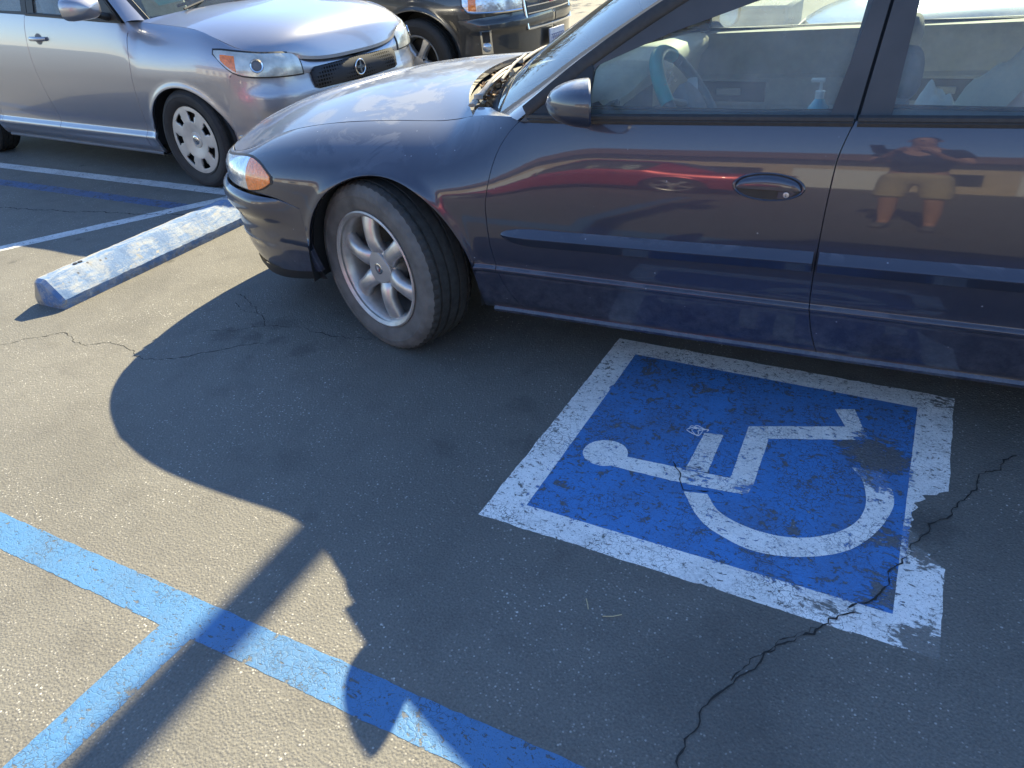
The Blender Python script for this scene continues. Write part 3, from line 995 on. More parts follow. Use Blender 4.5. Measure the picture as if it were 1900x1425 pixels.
    def bump_d(S, z):
        q = min(max((k0-S)/(k0-k1), 0), 1); q = q*q*(3-2*q)
        return bl_(z)*q+body.low(min(z, body.zm))*.5*(1-q)
    bb.d = bump_d
    zr = P['bump_rows']; S0 = aF[0]-aF[1]; S1 = P['plan'][0][0]
    half = []
    edge = pch(P['bump_edge'])          # rear edge of the fascia at the wheel arch
    for k in range(41):
        u = k/40; col = []
        for t in zr:
            S = S0+(S1-S0)*u
            z = seamF(S)*t+P['bump_bot'](S)*(1-t)-.002*t
            Sx = S+(edge(z)-S0)*(1-u)**6
            col.append((Sx, z))
        half.append(col)
    nz = []
    for k in range(25):
        S = sF+(P['plan'][0][0]-sF)*k/24; zb, zt = seamF(S)+.002, body.zE(S)
        nz.append([(S, zb+(zt-zb)*t/8) for t in range(9)])
    V, F, NV = [], [], []
    for sg in (-1, 1):
        v, f_, n_ = panel_arrays(body, nz, sg, -.002, .01)
        b = len(V); V += list(v); NV += list(n_); F += [tuple(i+b for i in q) for q in f_]
    mk("nose_panel", V, F, paint, root, True, NV)
    V, F, NV = [], [], []
    for sg in (-1, 1):
        v, f_, n_ = panel_arrays(bb, half, sg, 0.0, .02)
        b = len(V); V += list(v); NV += list(n_); F += [tuple(i+b for i in q) for q in f_]
    P['bumper_obj'] = mk("front_bumper", V, F, P.get('bumper_mat', paint), root, True, NV)
    return root

# ------------------------------------------------------------------ the setting: parking lot
def sheet(name, quads, z, m, parent=None, sub=None):
    V, F = [], []
    for q in quads:
        b = len(V); V += [(x, y, z) for x, y in q]; F.append(tuple(range(b, b+len(q))))
    return mk(name, V, F, m, parent, False)

ground = sheet("parking_lot_ground", [[(-160, -160), (160, -160), (160, 160), (-160, 160)]], 0.0, M['asphalt'])
tag(ground, kind="structure")

def ragged(pts, amp=.003, step=.012, seed=1, closed=True):
    """outline with the slightly ragged edge of rolled or sprayed paint"""
    amp *= .5
    rg = np.random.RandomState(seed); out = []
    n = len(pts); prev = 0.0
    for i in range(n if closed else n-1):
        a, b = np.array(pts[i], float), np.array(pts[(i+1) % n], float)
        L_ = np.linalg.norm(b-a); k = max(int(L_/step), 1); nn = np.array([-(b-a)[1], (b-a)[0]])/(L_+1e-9)
        for j in range(k):
            prev = prev*.6+rg.normal(0, amp)*.6
            out.append(tuple(a+(b-a)*j/k+nn*prev))
    if not closed: out.append(tuple(pts[-1]))
    return out

def paint_strip(name, a, b, width, z, m, parent=None, seed=1, amp=.003):
    a, b = np.array(a, float), np.array(b, float)
    t = (b-a)/np.linalg.norm(b-a); n = np.array([-t[1], t[0]])*width/2
    L1 = ragged([a+n, b+n], amp, .015, seed, False); L2 = ragged([a-n, b-n], amp, .015, seed+50, False)
    m_ = min(len(L1), len(L2)); V = [(x, y, z) for x, y in L1[:m_-1]+[L1[-1]]]+[(x, y, z) for x, y in L2[:m_-1]+[L2[-1]]]
    F = [(i, i+1, m_+i+1, m_+i) for i in range(m_-1)]
    o = mk(name, V, F, m, parent, False); bm_fix(o.data)
    return o

# blue stall lines
tag(paint_strip("stall_line", (-9.0, .560), (3.5, .745), .098, .0007, M['line_blue'], seed=3),
    "long light blue painted stall line running beside the navy car", "parking line")
tag(paint_strip("stall_line", (-1.345, .640), (-1.335, -2.6), .104, .0005, M['line_blue'], seed=9),
    "light blue painted line branching off towards the bottom left corner", "parking line")
# white lines and an old blue line by the silver car
tag(paint_strip("stall_line", (-9.6, 3.30), (-1.9, 3.315), .10, .0007, M['line_white'], seed=21),
    "white painted stall line beside the silver car's wheel", "parking line")
tag(paint_strip("stall_line", (-5.2, .95), (-3.86, 3.24), .10, .0005, M['line_white'], seed=25),
    "white diagonal line behind the blue wheel stop", "parking line")
tag(paint_strip("stall_line", (-9.4, 2.985), (-3.95, 2.995), .10, .0004, M['line_faded_blue'], seed=31),
    "faded old blue line between the two white lines", "parking line")

# accessible parking emblem
emb = empty("parking_emblem", (0, 0, 0))
tag(emb, "blue and white wheelchair parking emblem painted on the asphalt", "pavement marking")
O4 = [(-.884, 2.350), (.239, 2.351), (.239, 1.272), (-.884, 1.272)]
I4 = [(-.786, 2.256), (.141, 2.256), (.143, 1.362), (-.780, 1.359)]
def tess(name, loops, z, m, parent):
    polys = [[Vector((x, y, 0)) for x, y in l] for l in loops]
    tr = tessellate_polygon(polys); pts = [q for l in polys for q in l]
    o = mk(name, [(p.x, p.y, z) for p in pts], [tuple(t) for t in tr], m, parent, False); bm_fix(o.data)
    return o
OR = ragged(O4, .0035, .014, 41); IR = ragged(I4, .0012, .02, 42)
# a bite is missing from the right border where the crack runs
def bite(pts):
    out = []
    rg = np.random.RandomState(5)
    for x, y in pts:
        if x > .18 and 1.55 < y < 1.86:
            dpt = .085*math.sin((y-1.55)/.31*math.pi)**.8
            x -= dpt+rg.normal(0, .008)
        out.append((x, y))
    return out
tess("border", [bite(OR), IR], .0010, M['emblem_white'], emb)
tess("blue_field", [ragged([(-.805, 2.27), (.155, 2.27), (.158, 1.345), (-.80, 1.343)], .001, .03, 44)], .0005, M['emblem_blue'], emb)
fig_z = .0012
ell = [(-.668+.066*math.cos(a)*1.0-.010*math.sin(a), 1.664+.063*math.sin(a)+.012*math.cos(a)) for a in np.linspace(0, 2*math.pi, 40)[:-1]]
tess("figure_head", [ragged(ell, .001, .01, 45)], fig_z, M['emblem_white'], emb)
tess("figure_torso", [ragged([(-.640, 1.668), (-.52, 1.676), (-.428, 1.681), (-.308, 1.692), (-.236, 1.690), (-.240, 1.640), (-.283, 1.630), (-.449, 1.616), (-.635, 1.612)], .002, .012, 46)], fig_z+.0002, M['emblem_white'], emb)
tess("figure_arm", [ragged([(-.426, 1.874), (-.37, 1.885), (-.366, 1.690), (-.428, 1.684)], .0015, .012, 47)], fig_z+.0004, M['emblem_white'], emb)
tess("figure_leg", [ragged([(-.31, 1.96), (-.046, 2.067), (-.087, 2.152), (-.032, 2.175), (.023, 2.022), (-.242, 1.917), (-.236, 1.687), (-.301, 1.683)], .0015, .012, 48)], fig_z+.0006, M['emblem_white'], emb)
aO = [(-.399, 1.587), (-.331, 1.497), (-.262, 1.457), (-.172, 1.438), (-.082, 1.459), (.006, 1.511), (.06, 1.58), (.095, 1.67), (.109, 1.754), (.097, 1.818), (.067, 1.875)]
aI = [(-.346, 1.595), (-.302, 1.54), (-.236, 1.51), (-.157, 1.503), (-.077, 1.522), (-.011, 1.568), (.031, 1.62), (.052, 1.685), (.051, 1.759), (.033, 1.83), (.001, 1.874)]
_c = np.array([-.14, 1.74])
aO = [tuple(np.array(p)+(np.array(p)-_c)/np.linalg.norm(np.array(p)-_c)*.005) for p in aO]
aI = [tuple(np.array(p)-(np.array(p)-_c)/np.linalg.norm(np.array(p)-_c)*.006) for p in aI]
fo, fi = spl(aO), spl(aI)
tess("figure_wheel", [ragged([tuple(fo(i/40)) for i in range(41)]+[tuple(fi(i/40)) for i in range(40, -1, -1)], .0012, .01, 49)], fig_z+.0003, M['emblem_white'], emb)

# cracks: ragged dark ribbons lying in the surface
def crack(pts, w, seed, parent=ground, z=.0008):
    rg = np.random.RandomState(seed)
    P_ = []
    for i in range(len(pts)-1):
        a, b = np.array(pts[i]), np.array(pts[i+1]); n = max(int(np.linalg.norm(b-a)/.012), 1)
        for j in range(n): P_.append(a+(b-a)*j/n)
    P_.append(np.array(pts[-1])); P_ = np.array(P_)
    off = np.zeros(len(P_)); q = 0
    for i in range(len(P_)): q = q*.82+rg.normal(0, .0045); off[i] = q
    T = np.gradient(P_, axis=0); T /= np.linalg.norm(T, axis=1)[:, None]; Nn = np.stack([-T[:, 1], T[:, 0]], 1)
    C = P_+Nn*off[:, None]
    ww = w*np.clip(rg.normal(1, .55, len(P_)), .25, 2.4)
    V = [(*(C[i]+Nn[i]*ww[i]/2), z) for i in range(len(P_))]+[(*(C[i]-Nn[i]*ww[i]/2), z) for i in range(len(P_))]
    n = len(P_)
    o = mk("crack", V, [(i, i+1, n+i+1, n+i) for i in range(n-1)], M['crack'], parent, False); bm_fix(o.data)
    return o
crack([(.06, 1.335), (-.014, 1.224), (-.079, 1.147), (-.118, 1.069), (-.145, 1.0), (-.167, .936), (-.186, .845), (-.192, .70)], .0032, 1, z=.0026)
crack([(.01, 1.262), (-.05, 1.185), (-.112, 1.11), (-.135, 1.04)], .0018, 2)
crack([(.06, 1.335), (.10, 1.393), (.14, 1.522), (.164, 1.611), (.196, 1.678), (.288, 1.912), (.40, 2.1)], .0032, 3, z=.0026)
crack([(-3.9, 1.15), (-3.304, 1.372), (-3.221, 1.464), (-3.128, 1.541), (-2.928, 1.516), (-2.846, 1.572), (-2.703, 1.553), (-2.576, 1.518), (-2.479, 1.556), (-2.423, 1.614), (-2.325, 1.722), (-2.2, 1.80)], .0024, 4)
crack([(-2.691, 2.128), (-2.554, 2.086), (-2.372, 1.983), (-2.31, 1.926), (-2.14, 1.964), (-1.982, 1.949), (-1.8, 2.0)], .0024, 5)
crack([(-2.31, 1.926), (-2.402, 1.856), (-2.55, 1.80)], .002, 6)
crack([(-2.62, 2.05), (-2.50, 2.0), (-2.40, 2.02)], .002, 7)
crack([(-6.6, 2.35), (-5.2, 2.62), (-4.3, 2.78), (-3.7, 2.95)], .006, 8)
crack([(-.47, 1.70), (-.43, 1.66), (-.40, 1.60), (-.30, 1.60)], .0026, 9, z=.0028)

# ------------------------------------------------------------------ wheel stop
def stop_mat():
    m, N, L, B = nodes("worn_blue_concrete")
    tc = N.new("ShaderNodeTexCoord").outputs["Object"]
    n1 = tex_noise(N, L, tc, 6, 8, .7); n2 = tex_noise(N, L, tc, 45, 6, .7); n3 = tex_noise(N, L, tc, 2.2, 4, .6)
    sep = N.new("ShaderNodeSeparateXYZ"); L.new(tc, sep.inputs[0])
    g = N.new("ShaderNodeNewGeometry"); sg = N.new("ShaderNodeSeparateXYZ"); L.new(g.outputs["Normal"], sg.inputs[0])
    bl = mixc(N, L, remap(N, L, n1, .3, .7), (.05, .12, .26), (.10, .18, .32))
    pale = mixc(N, L, remap(N, L, n2, .3, .7), (.19, .235, .30), (.27, .285, .31))
    mp = N.new('ShaderNodeMapping'); mp.inputs['Scale'].default_value = (30, 9, 30); L.new(tc, mp.inputs['Vector'])
    st = tex_noise(N, L, mp.outputs[0], 1.0, 8, .75, .8)
    c = mixc(N, L, remap(N, L, math_node(N, L, 'ADD', math_node(N, L, 'MULTIPLY', st, .65), math_node(N, L, 'MULTIPLY', n1, .35)), .465, .565), bl, pale)
    chipn = tex_noise(N, L, tc, 18, 9, .7)
    c = mixc(N, L, remap(N, L, chipn, .62, .65), c, (.24, .235, .22))
    # rubbed bare along the far shoulder
    c = mixc(N, L, math_node(N, L, 'MULTIPLY', remap(N, L, sep.outputs["X"], -.035, -.055), remap(N, L, n2, .30, .45)), c, (.36, .31, .22))
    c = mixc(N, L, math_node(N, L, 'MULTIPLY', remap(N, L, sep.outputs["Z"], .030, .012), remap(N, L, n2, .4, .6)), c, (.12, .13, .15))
    pit = tex_vor(N, L, tc, 20); pv = tex_noise(N, L, tc, 5, 2)
    c = mixc(N, L, math_node(N, L, 'MULTIPLY', remap(N, L, pit, .16, .08), remap(N, L, pv, .5, .6)), c, (.05, .055, .07))
    L.new(c, B.inputs["Base Color"]); B.inputs["Roughness"].default_value = .75
    bp = N.new("ShaderNodeBump"); bp.inputs["Strength"].default_value = .5; bp.inputs["Distance"].default_value = .006
    L.new(n2, bp.inputs["Height"]); L.new(bp.outputs["Normal"], B.inputs["Normal"])
    return m
M['stop'] = stop_mat()
sec = [(-.105, 0), (-.105, .042), (-.056, .126), (-.050, .131), (.006, .131), (.014, .127), (.097, .050), (.103, .042), (.104, 0)]
L_ = 1.20; G = []
rg = np.random.RandomState(4)
ts = np.linspace(0, 1, 60)
for i, t in enumerate(ts):
    row = []
    for j, (a, b) in enumerate(sec):
        k = rg.normal(0, .0010)
        e = min(t, 1-t)*L_; shr = 1-.10*math.exp(-(e/.012)**2)
        row.append((a*shr+k, t*L_, max(b*shr+(rg.normal(0, .0009) if b > 0 else -.01), -.01)))
    G.append(row)
mb = MB().grid(G); mb.poly(G[0]); mb.poly(G[-1])
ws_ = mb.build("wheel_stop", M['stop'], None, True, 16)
ws_.location = (-3.452, 1.705, 0.0); ws_.rotation_euler = (0, 0, math.radians(1.6))
tag(ws_, "worn blue painted concrete wheel stop in front of the navy car", "wheel stop")
hole = None
for k, (dx, dy) in enumerate(((-.02, .20), (-.018, .225))):
    h_ = MB().lathe([(0, .0), (.011, .0), (.011, .004), (0, .004)], 14, Matrix.Translation((dx, dy, .131)) @ Matrix.Rotation(math.radians(90), 4, 'X')).build("bolt_hole", M['black'], ws_, True, 40)

# ------------------------------------------------------------------ lamp post whose shadow crosses the lot
M['concrete'] = simple("pole_base_concrete", (.33, .33, .30), .85, noise=.25, nscale=9, bump=.4, bscale=60)
M['post_paint'] = simple("post_bronze_paint", (.06, .055, .05), .5, noise=.2)
lp = empty("lamp_post", (-1.55, 6.42, 0))
tag(lp, "lamp post on a square concrete base beyond the navy car", "lamp post")
MB().box(-.42, .50, -.32, .32, 0, .74, .02).build("concrete_base", M['concrete'], lp, True, 40)
MB().box(-.07, .07, -.07, .07, 0.74, 6.6, .008).build("post", M['post_paint'], lp, True, 40)
MB().box(-.12, .12, -.12, .12, 0.74, .77, .005).build("base_plate", M['post_paint'], lp, True, 40)
MB().box(-.05, .05, -.05, .9, 6.45, 6.52, .01).build("arm", M['post_paint'], lp, True, 40)
MB().box(-.17, .17, .75, 1.3, 6.40, 6.52, .03).build("lamp_head", M['post_paint'], lp, True, 40)

# ------------------------------------------------------------------ litter on the asphalt
M['string'] = simple("white_elastic", (.62, .62, .62), .8)
M['straw'] = simple("dry_straw", (.42, .35, .20), .8)
pts = []
rg = np.random.RandomState(8)
for i in range(60):
    a = i/59*2*math.pi*2.5
    rr = .020+.010*math.sin(a*1.7+1)
    pts.append((-.447+rr*math.cos(a)*1.0+.006*math.sin(3*a), 1.868+rr*math.sin(a)*.8+.004*math.cos(2*a), .011+.002*math.sin(5*a)))
tag(MB().tube(pts, .0011, 6).build("hair_tie", M['string'], None), "tangled white elastic loop lying by the figure's arm", "hair tie")
for (a, b, lab) in (((-.443, 1.085), (-.405, 1.108), "short pale straw below the emblem, lying crosswise"),
                    ((-.498, 1.118), (-.481, 1.090), "thin dry straw left of the crosswise one below the emblem"),
                    ((-2.60, 2.454), (-2.53, 2.474), "pale straw on the shaded asphalt under the front bumper")):
    a, b = np.array(a), np.array(b); md = (a+b)/2+np.array([.004, -.006])
    tag(MB().tube([(*a, .003), (*md, .008), (*b, .003)], .0012, 6).build("straw", M['straw'], None), lab, "straw", "bits of straw on the asphalt")
# stain pebbles / leaf crumbs
M['leaf'] = simple("dry_leaf", (.20, .12, .06), .8, noise=.4, nscale=30)
M['leaf_pale'] = simple("pale_dry_leaf", (.42, .32, .20), .8, noise=.3, nscale=30)

# ------------------------------------------------------------------ the navy sedan
YAW = math.radians(3.0)
BU = dict(
    name="navy_sedan", label="dusty navy blue sedan parked over the wheelchair emblem, driver's side towards us", cat="car",
    loc=(-1.71515, 2.86785), yaw=YAW, paint=M['navy'],
    plan=[(-1.62, -1.045, 0), (-1.42, -1.035, .20), (-1.27, -1.01, .36), (-1.12, -.965, .50), (-.97, -.89, .635), (-.82, -.785, .745), (-.66, -.65, .825), (-.5, -.5, .872),
          (-.32, -.32, .900), (0, 0, .912), (.45, .45, .918), (1.0, 1.0, .922), (1.6, 1.6, .922), (2.3, 2.3, .915), (2.9, 2.9, .905), (3.3, 3.3, .885), (3.55, 3.55, .845), (3.75, 3.73, .765), (3.95, 3.86, .61), (4.2, 3.92, .36), (4.55, 3.94, 0)],
    zE=[(-1.62, .672), (-1.2, .662), (-.95, .660), (-.75, .684), (-.55, .750), (-.25, .797), (0, .812), (.20, .818), (.28, .828), (.34, .843), (.42, .857), (.59, .872), (1.2, .890), (1.86, .905), (2.6, .925), (3.2, .94), (3.7, .93), (3.95, .91), (4.55, .90)],
    dE=[(-1.62, .02), (-.95, .035), (-.75, .075), (-.55, .165), (-.25, .2), (0, .212), (.15, .213), (.26, .205), (.35, .182), (.45, .135), (.55, .088), (.66, .058), (.85, .046), (2.4, .046), (2.8, .12), (3.2, .17), (3.6, .12), (3.9, .05), (4.55, .03)],
    ph=[(-1.62, 70), (0, 72), (.75, 42), (2.3, 42), (2.8, 68), (4.55, 68)],
    zm=.60,
    low=[(.20, .10), (.222, .070), (.245, .048), (.28, .034), (.34, .018), (.374, .011), (.380, .011), (.386, .0005), (.396, -.001), (.406, .011), (.45, .006), (.52, .0015), (.60, 0)],
    rows=[.222, .235, .26, .30, .34, .365, .376, .380, .384, .388, .394, .398, .402, .407, .43, .48, .54, .60],
    archF=(.040, .362, .30, .380), archR=(2.77, .37, .29, .385),
    gaps=[[(.20, .60), (.254, .545), (.324, .506), (.394, .483), (.497, .466), (.598, .464), (.695, .479), (.772, .501), (.833, .539), (.88, .593)],
          [(.20, 1.515), (.268, 1.496), (.334, 1.480), (.442, 1.468), (.518, 1.468), (.616, 1.470), (.652, 1.471), (.737, 1.475), (.805, 1.480), (.859, 1.493), (.905, 1.508)],
          [(.20, 2.36), (.45, 2.32), (.6, 2.33), (.75, 2.36), (.93, 2.42)]],
    seamF=[(-1.62, .565), (-1.0, .560), (-.70, .562), (-.46, .560), (-.32, .532)], seamR=[(3.14, .55), (3.5, .58), (4.55, .60)],
    sF=-.99, sR=3.62,
    gh=(.852, .88, .50, .12),
    E=[(.440, .712, .842, .225, .875), (.58, .69, .93, .38, .985), (.70, .668, 1.01, .52, 1.07), (.955, .63, 1.16, .80, 1.235), (1.2, .59, 1.30, 1.09, 1.365), (1.36, .565, 1.37, 1.27, 1.415),
       (1.6, .555, 1.395, 1.58, 1.437), (2.0, .55, 1.40, 2.0, 1.442), (2.4, .55, 1.385, 2.42, 1.428), (2.6, .555, 1.345, 2.66, 1.40),
       (2.85, .60, 1.20, 2.95, 1.27), (3.08, .655, 1.05, 3.2, 1.10), (3.2, .68, .955, 3.34, .985)],
    E_split=(5, 9, 12),
    D=[(.57, .867), (.79, 1.030), (1.0, 1.163), (1.2, 1.265), (1.4, 1.335), (1.6, 1.358), (2.0, 1.364), (2.35, 1.348), (2.6, 1.29), (2.85, 1.17), (3.05, 1.05), (3.2, .95)],
    frames=[([(.578, .864), (.79, 1.027), (1.0, 1.160), (1.2, 1.262), (1.4, 1.332), (1.555, 1.352), (1.536, 1.16), (1.504, .885)],
             [(.782, .880), (.790, .995), (.800, 1.008), (.82, 1.017), (1.0, 1.087), (1.21, 1.153), (1.38, 1.200), (1.49, 1.222), (1.505, 1.214), (1.497, 1.15), (1.440, .886)]),
            ([(1.512, .886), (1.544, 1.16), (1.563, 1.352), (2.0, 1.358), (2.35, 1.342), (2.55, 1.30), (2.50, 1.1), (2.41, .915)],
             [(1.585, .889), (1.600, 1.15), (1.612, 1.232), (1.63, 1.243), (2.0, 1.255), (2.28, 1.243), (2.38, 1.20), (2.36, 1.05), (2.30, .912)]),
            ([(2.418, .915), (2.51, 1.1), (2.56, 1.295), (2.85, 1.165), (3.05, 1.045), (3.2, .95), (3.1, .925)], None)],
    hood=[(-.99, -1.035, .672), (-.85, -.96, .715), (-.70, -.86, .752), (-.52, -.72, .792), (-.25, -.45, .842), (0, -.2, .872), (.2, .00, .886), (.30, .085, .892), (.345, .125, .894)],
    hood_bend=2.3, cowl_x=.35,
    deck=[(3.05, 3.30, .97), (3.3, 3.45, .985), (3.6, 3.7, .98), (3.9, 3.92, .955), (4.2, 3.95, .92)],
    bump_zE=[(-3, 2), (6, 2)],
    bump_low=[(.17, .075), (.21, .050), (.25, .030), (.30, .014), (.345, .006), (.352, .000), (.36, .002), (.40, -.002), (.43, -.004), (.455, -.012), (.475, -.026), (.50, -.036), (.52, -.038), (.54, -.034), (.555, -.022), (.565, -.004), (.58, .01)],
    bump_rows=[0, .08, .18, .28, .36, .39, .40, .42, .5, .58, .64, .70, .75, .80, .85, .90, .94, .97, 1.0],
    bump_bot=pch([(-1.62, .19), (-1.0, .205), (-.6, .235), (-.3, .285)]),
    bump_edge=[(.26, -.285), (.30, -.302), (.34, -.313), (.41, -.3215), (.55, -.320)],
)
buick = build_car(BU)
bod = BU['body']
fdoor, rdoor = BU['doors'][-1]
rgb = np.random.RandomState(3)

def side_strip(name, s0, s1, ztop, zbot, prof, m, parent, sg, tipF=None, tipR=None, n=60, body=bod):
    """moulding on the body side; prof = [(fraction from top, stand-off)]"""
    G = []
    for k in range(n+1):
        u = k/n; S = s0+(s1-s0)*(u if not tipF else u**1.6 if u < .5 else u**1.6)
        zt, zb = ztop(S), zbot(S); sc = 1.0
        for tip, dist in ((tipF, S-s0), (tipR, s1-S)):
            if tip: q = min(max(dist/tip, 0), 1); sc *= math.sqrt(max(1-(1-q)**2, 0.0))
        zc = zt*.55+zb*.45
        row = []
        for fr, of in prof:
            z = zt+(zb-zt)*fr; z = zc+(z-zc)*max(sc, .02)
            p = body.pt(S, z, of*max(sc, .15)); row.append((p[0], sg*p[1], p[2]))
        G.append(row)
    return MB().grid(G).build(name, m, parent, True, 24)

mprof = [(0, -.001), (.02, .003), (.06, .006), (.38, .0215), (.44, .0235), (.50, .0232), (.56, .021), (.88, .013), (.97, .010), (1.0, -.001)]
for sg in (-1, 1):
    fd_, rd_ = BU['doors'][sg]
    zt = pch([(.5, .548), (1.0, .557), (1.46, .566), (2.4, .574)]); zb = pch([(.5, .490), (1.0, .498), (1.46, .507), (2.4, .512)])
    side_strip("side_moulding", .512, 1.461, zt, zb, mprof, M['navy'], fd_, sg, tipF=.13)
    side_strip("side_moulding", 1.475, 2.30, zt, zb, mprof, M['navy'], rd_, sg)
    # belt moulding at the foot of the side glass
    def belt(name, x0, x1, par):
        G = []
        for k in range(25):
            x = x0+(x1-x0)*k/24; zE = bod.zE(x); w = bod.pt(x, zE)[1]
            G.append([(x, sg*(w-.012), zE+.013), (x, sg*(w-.002), zE+.0135), (x, sg*(w+.006), zE+.010), (x, sg*(w+.008), zE+.002), (x, sg*(w+.007), zE-.0005), (x, sg*(w+.009), zE-.003), (x, sg*(w+.008), zE-.011), (x, sg*(w+.002), zE-.013)])
        MB().grid(G).build(name, M['rubber'], par, True, 30)
    belt("belt_moulding", .585, 1.502, fd_); belt("belt_moulding", 1.512, 2.41, rd_)
    # inner trim panel of each door
    for par, x0, x1 in ((fd_, .58, 1.49), (rd_, 1.52, 2.36)):
        G = []
        for k in range(13):
            x = x0+(x1-x0)*k/12; zE = bod.zE(x)
            G.append([(x, sg*.795, zE+.012), (x, sg*.765, zE+.004), (x, sg*.752, zE-.02), (x, sg*.748, zE-.10), (x, sg*.755, zE-.17), (x, sg*.735, zE-.185), (x, sg*.735, zE-.30), (x, sg*.715, zE-.31), (x, sg*.70, zE-.325), (x, sg*.70, zE-.36), (x, sg*.745, zE-.38), (x, sg*.76, .30)])
        MB().grid(G).build("door_trim", M['interior'], par, True, 30)
        xm = x0+(x1-x0)*(.36 if par is fd_ else .30)
        zE = bod.zE(xm)
        MB().box(xm-.16, xm+.16, sg*.738-.006, sg*.738+.006, zE-.285, zE-.195, .004).build("handle_recess", M['interior_dark'], par, True, 40)
        MB().box(xm-.06, xm+.05, sg*.728-.006, sg*.728+.006, zE-.255, zE-.225, .004).build("inner_handle", M['interior'], par, True, 40)
        MB().box(x0+.01, x1-.01, sg*.80-.006, sg*.80+.006, zE+.010, zE+.02, .003).build("glass_seal", M['rubber'], par, True, 40)

# door handles: oval bezel, recess, flap and lock
def door_handle(xc, zc, par, sg):
    ax, az = .094, .037
    def p(u, v, o):
        q = bod.pt(xc+u, zc+v, o); return (q[0], sg*q[1], q[2])
    n = 56; mb = MB(); G = []
    for i in range(n+1):
        a = 2*math.pi*i/n; c, s_ = math.cos(a), math.sin(a)
        G.append([p(ax*c*k, az*s_*k+.008*c*0, o) for k, o in ((1.0, -.0005), (.985, .003), (.95, .0045), (.91, .003), (.88, .0005))])
    bz = mb.grid(G).build("handle_bezel", M['navy'], par, True, 50)
    V = [p(0, 0, .0008)] + [p(ax*.89*math.cos(2*math.pi*i/n), az*.89*math.sin(2*math.pi*i/n), .0008) for i in range(n)]
    mk("handle_recess", V, [(0, 1+i, 1+(i+1) % n) for i in range(n)], M['black'], bz, False)
    # flap: upper part of the oval
    rows_ = []
    m_ = 30
    for j, (t, o) in enumerate(((0, .006), (.02, .0095), (.25, .0105), (.6, .010), (.92, .0075), (1.0, .003))):
        row = []
        for i in range(m_+1):
            u = -1+2*i/m_; X = .083*u
            top = .0305*math.sqrt(max(1-u*u, 0)); bot = -.006+.010*u*0
            row.append(p(X, bot+(max(top, bot+.0005)-bot)*t, o*(1-.35*abs(u)**6)))
        rows_.append(row)
    MB().grid(rows_).build("handle_flap", M['navy'], bz, True, 45)
    V = []; F = []
    # lock housing at the rear of the recess
    lk = [(.028, -.009), (.060, -.006), (.072, -.010), (.058, -.022), (.040, -.028), (.026, -.026)]
    mb = MB(); pts = [p(a, b, .004) for a, b in lk]; mb.prism(pts, (0, -sg*.006, 0)); mb.build("lock_housing", M['navy'], bz, False)
    q = p(.048, -.017, .0042)
    MB().lathe([(0, -.0022), (.006, -.0022), (.0075, -.0015), (.008, .002)], 20, Matrix.Translation(q) @ (Matrix.Identity(4) if sg < 0 else Matrix.Rotation(math.pi, 4, 'Z'))).build("lock_cylinder", M['alloy'], bz, True, 40)
    MB().box(-.0008, .0008, -.003, -.0024, -.0045, .0045, 0, Matrix.Translation(q) @ (Matrix.Identity(4) if sg < 0 else Matrix.Rotation(math.pi, 4, 'Z'))).build("key_slot", M['black'], bz, False)
for sg in (-1, 1):
    door_handle(1.322, .731, BU['doors'][sg][0], sg)
    door_handle(2.20, .745, BU['doors'][sg][1], sg)

# headlamps
for sg in (-1, 1):
    hi = pch([(-1.10, .640), (-.95, .648), (-.80, .664), (-.70, .676), (-.60, .684), (-.53, .676), (-.47, .652), (-.442, .632)])
    lo = pch([(-1.10, .572), (-.95, .572), (-.75, .572), (-.60, .572), (-.53, .582), (-.47, .604), (-.442, .622)])
    def lamp_cols(s0, s1, n, grow=0.0):
        cols = []
        for k in range(n+1):
            S = s0+(s1-s0)*k/n
            cols.append([(S, lo(S)-grow+(hi(S)-lo(S)+2*grow)*t/10) for t in range(11)])
        return cols
    hl = panel("headlamp", [lamp_cols(-.605, -1.08, 14)], sg, M['lamp_clear'], buick, bod, off=.005, flange=.012)
    panel("turn_signal_lens", [lamp_cols(-.449, -.602, 8)], sg, M['amber'], hl, bod, off=.006, flange=.012)
    panel("lamp_gasket", [lamp_cols(-.436, -1.09, 20, .006)], sg, M['rubber'], hl, bod, off=.0022, flange=.006)
# grille on the nose
G = []
for k in range(33):
    S = -1.0-.62*k/32
    G.append([bod.pt(S, z, .003) for z in (.566, .60, .63, .655)])
Gm = [[(p[0], -p[1], p[2]) for p in r_] for r_ in G] + [[tuple(p) for p in r_] for r_ in G[::-1][1:]]
gr = MB().grid(Gm).build("grille", M['black'], buick)
for k in range(15):
    y = -.42+.06*k
    MB().box(-1.052+.25*y*y, -1.03+.25*y*y, y-.006, y+.006, .568, .652).build("grille_bar", M['chrome'], gr, False)
# valance under the bumper
G = []
for k in range(31):
    S = -.30-1.32*k/30
    zt = BU['bump_bot'](S)+.006
    G.append([(lambda q: (q[0], -q[1], z))(bod.pt(S, .40, -.030-o)) for z, o in ((zt, 0), (zt-.02, .004), (zt-.055, .02))])
Gm = G + [[(p[0], -p[1], p[2]) for p in r_] for r_ in G[::-1][1:]]
MB().grid(Gm).build("valance", M['black'], buick)

# ---- wheels
wf = wheel_buick(buick)
wf.location = (.0, -.805, .322); wf.rotation_euler = (0, 0, math.radians(-18))
def other_wheel(loc, rz):
    c = copy_tree(wf, buick); c.location = loc; c.rotation_euler = (0, 0, rz); return c
other_wheel((.0, .805, .322), math.radians(180-18))
other_wheel((2.77, -.80, .322), 0)
other_wheel((2.77, .80, .322), math.pi)

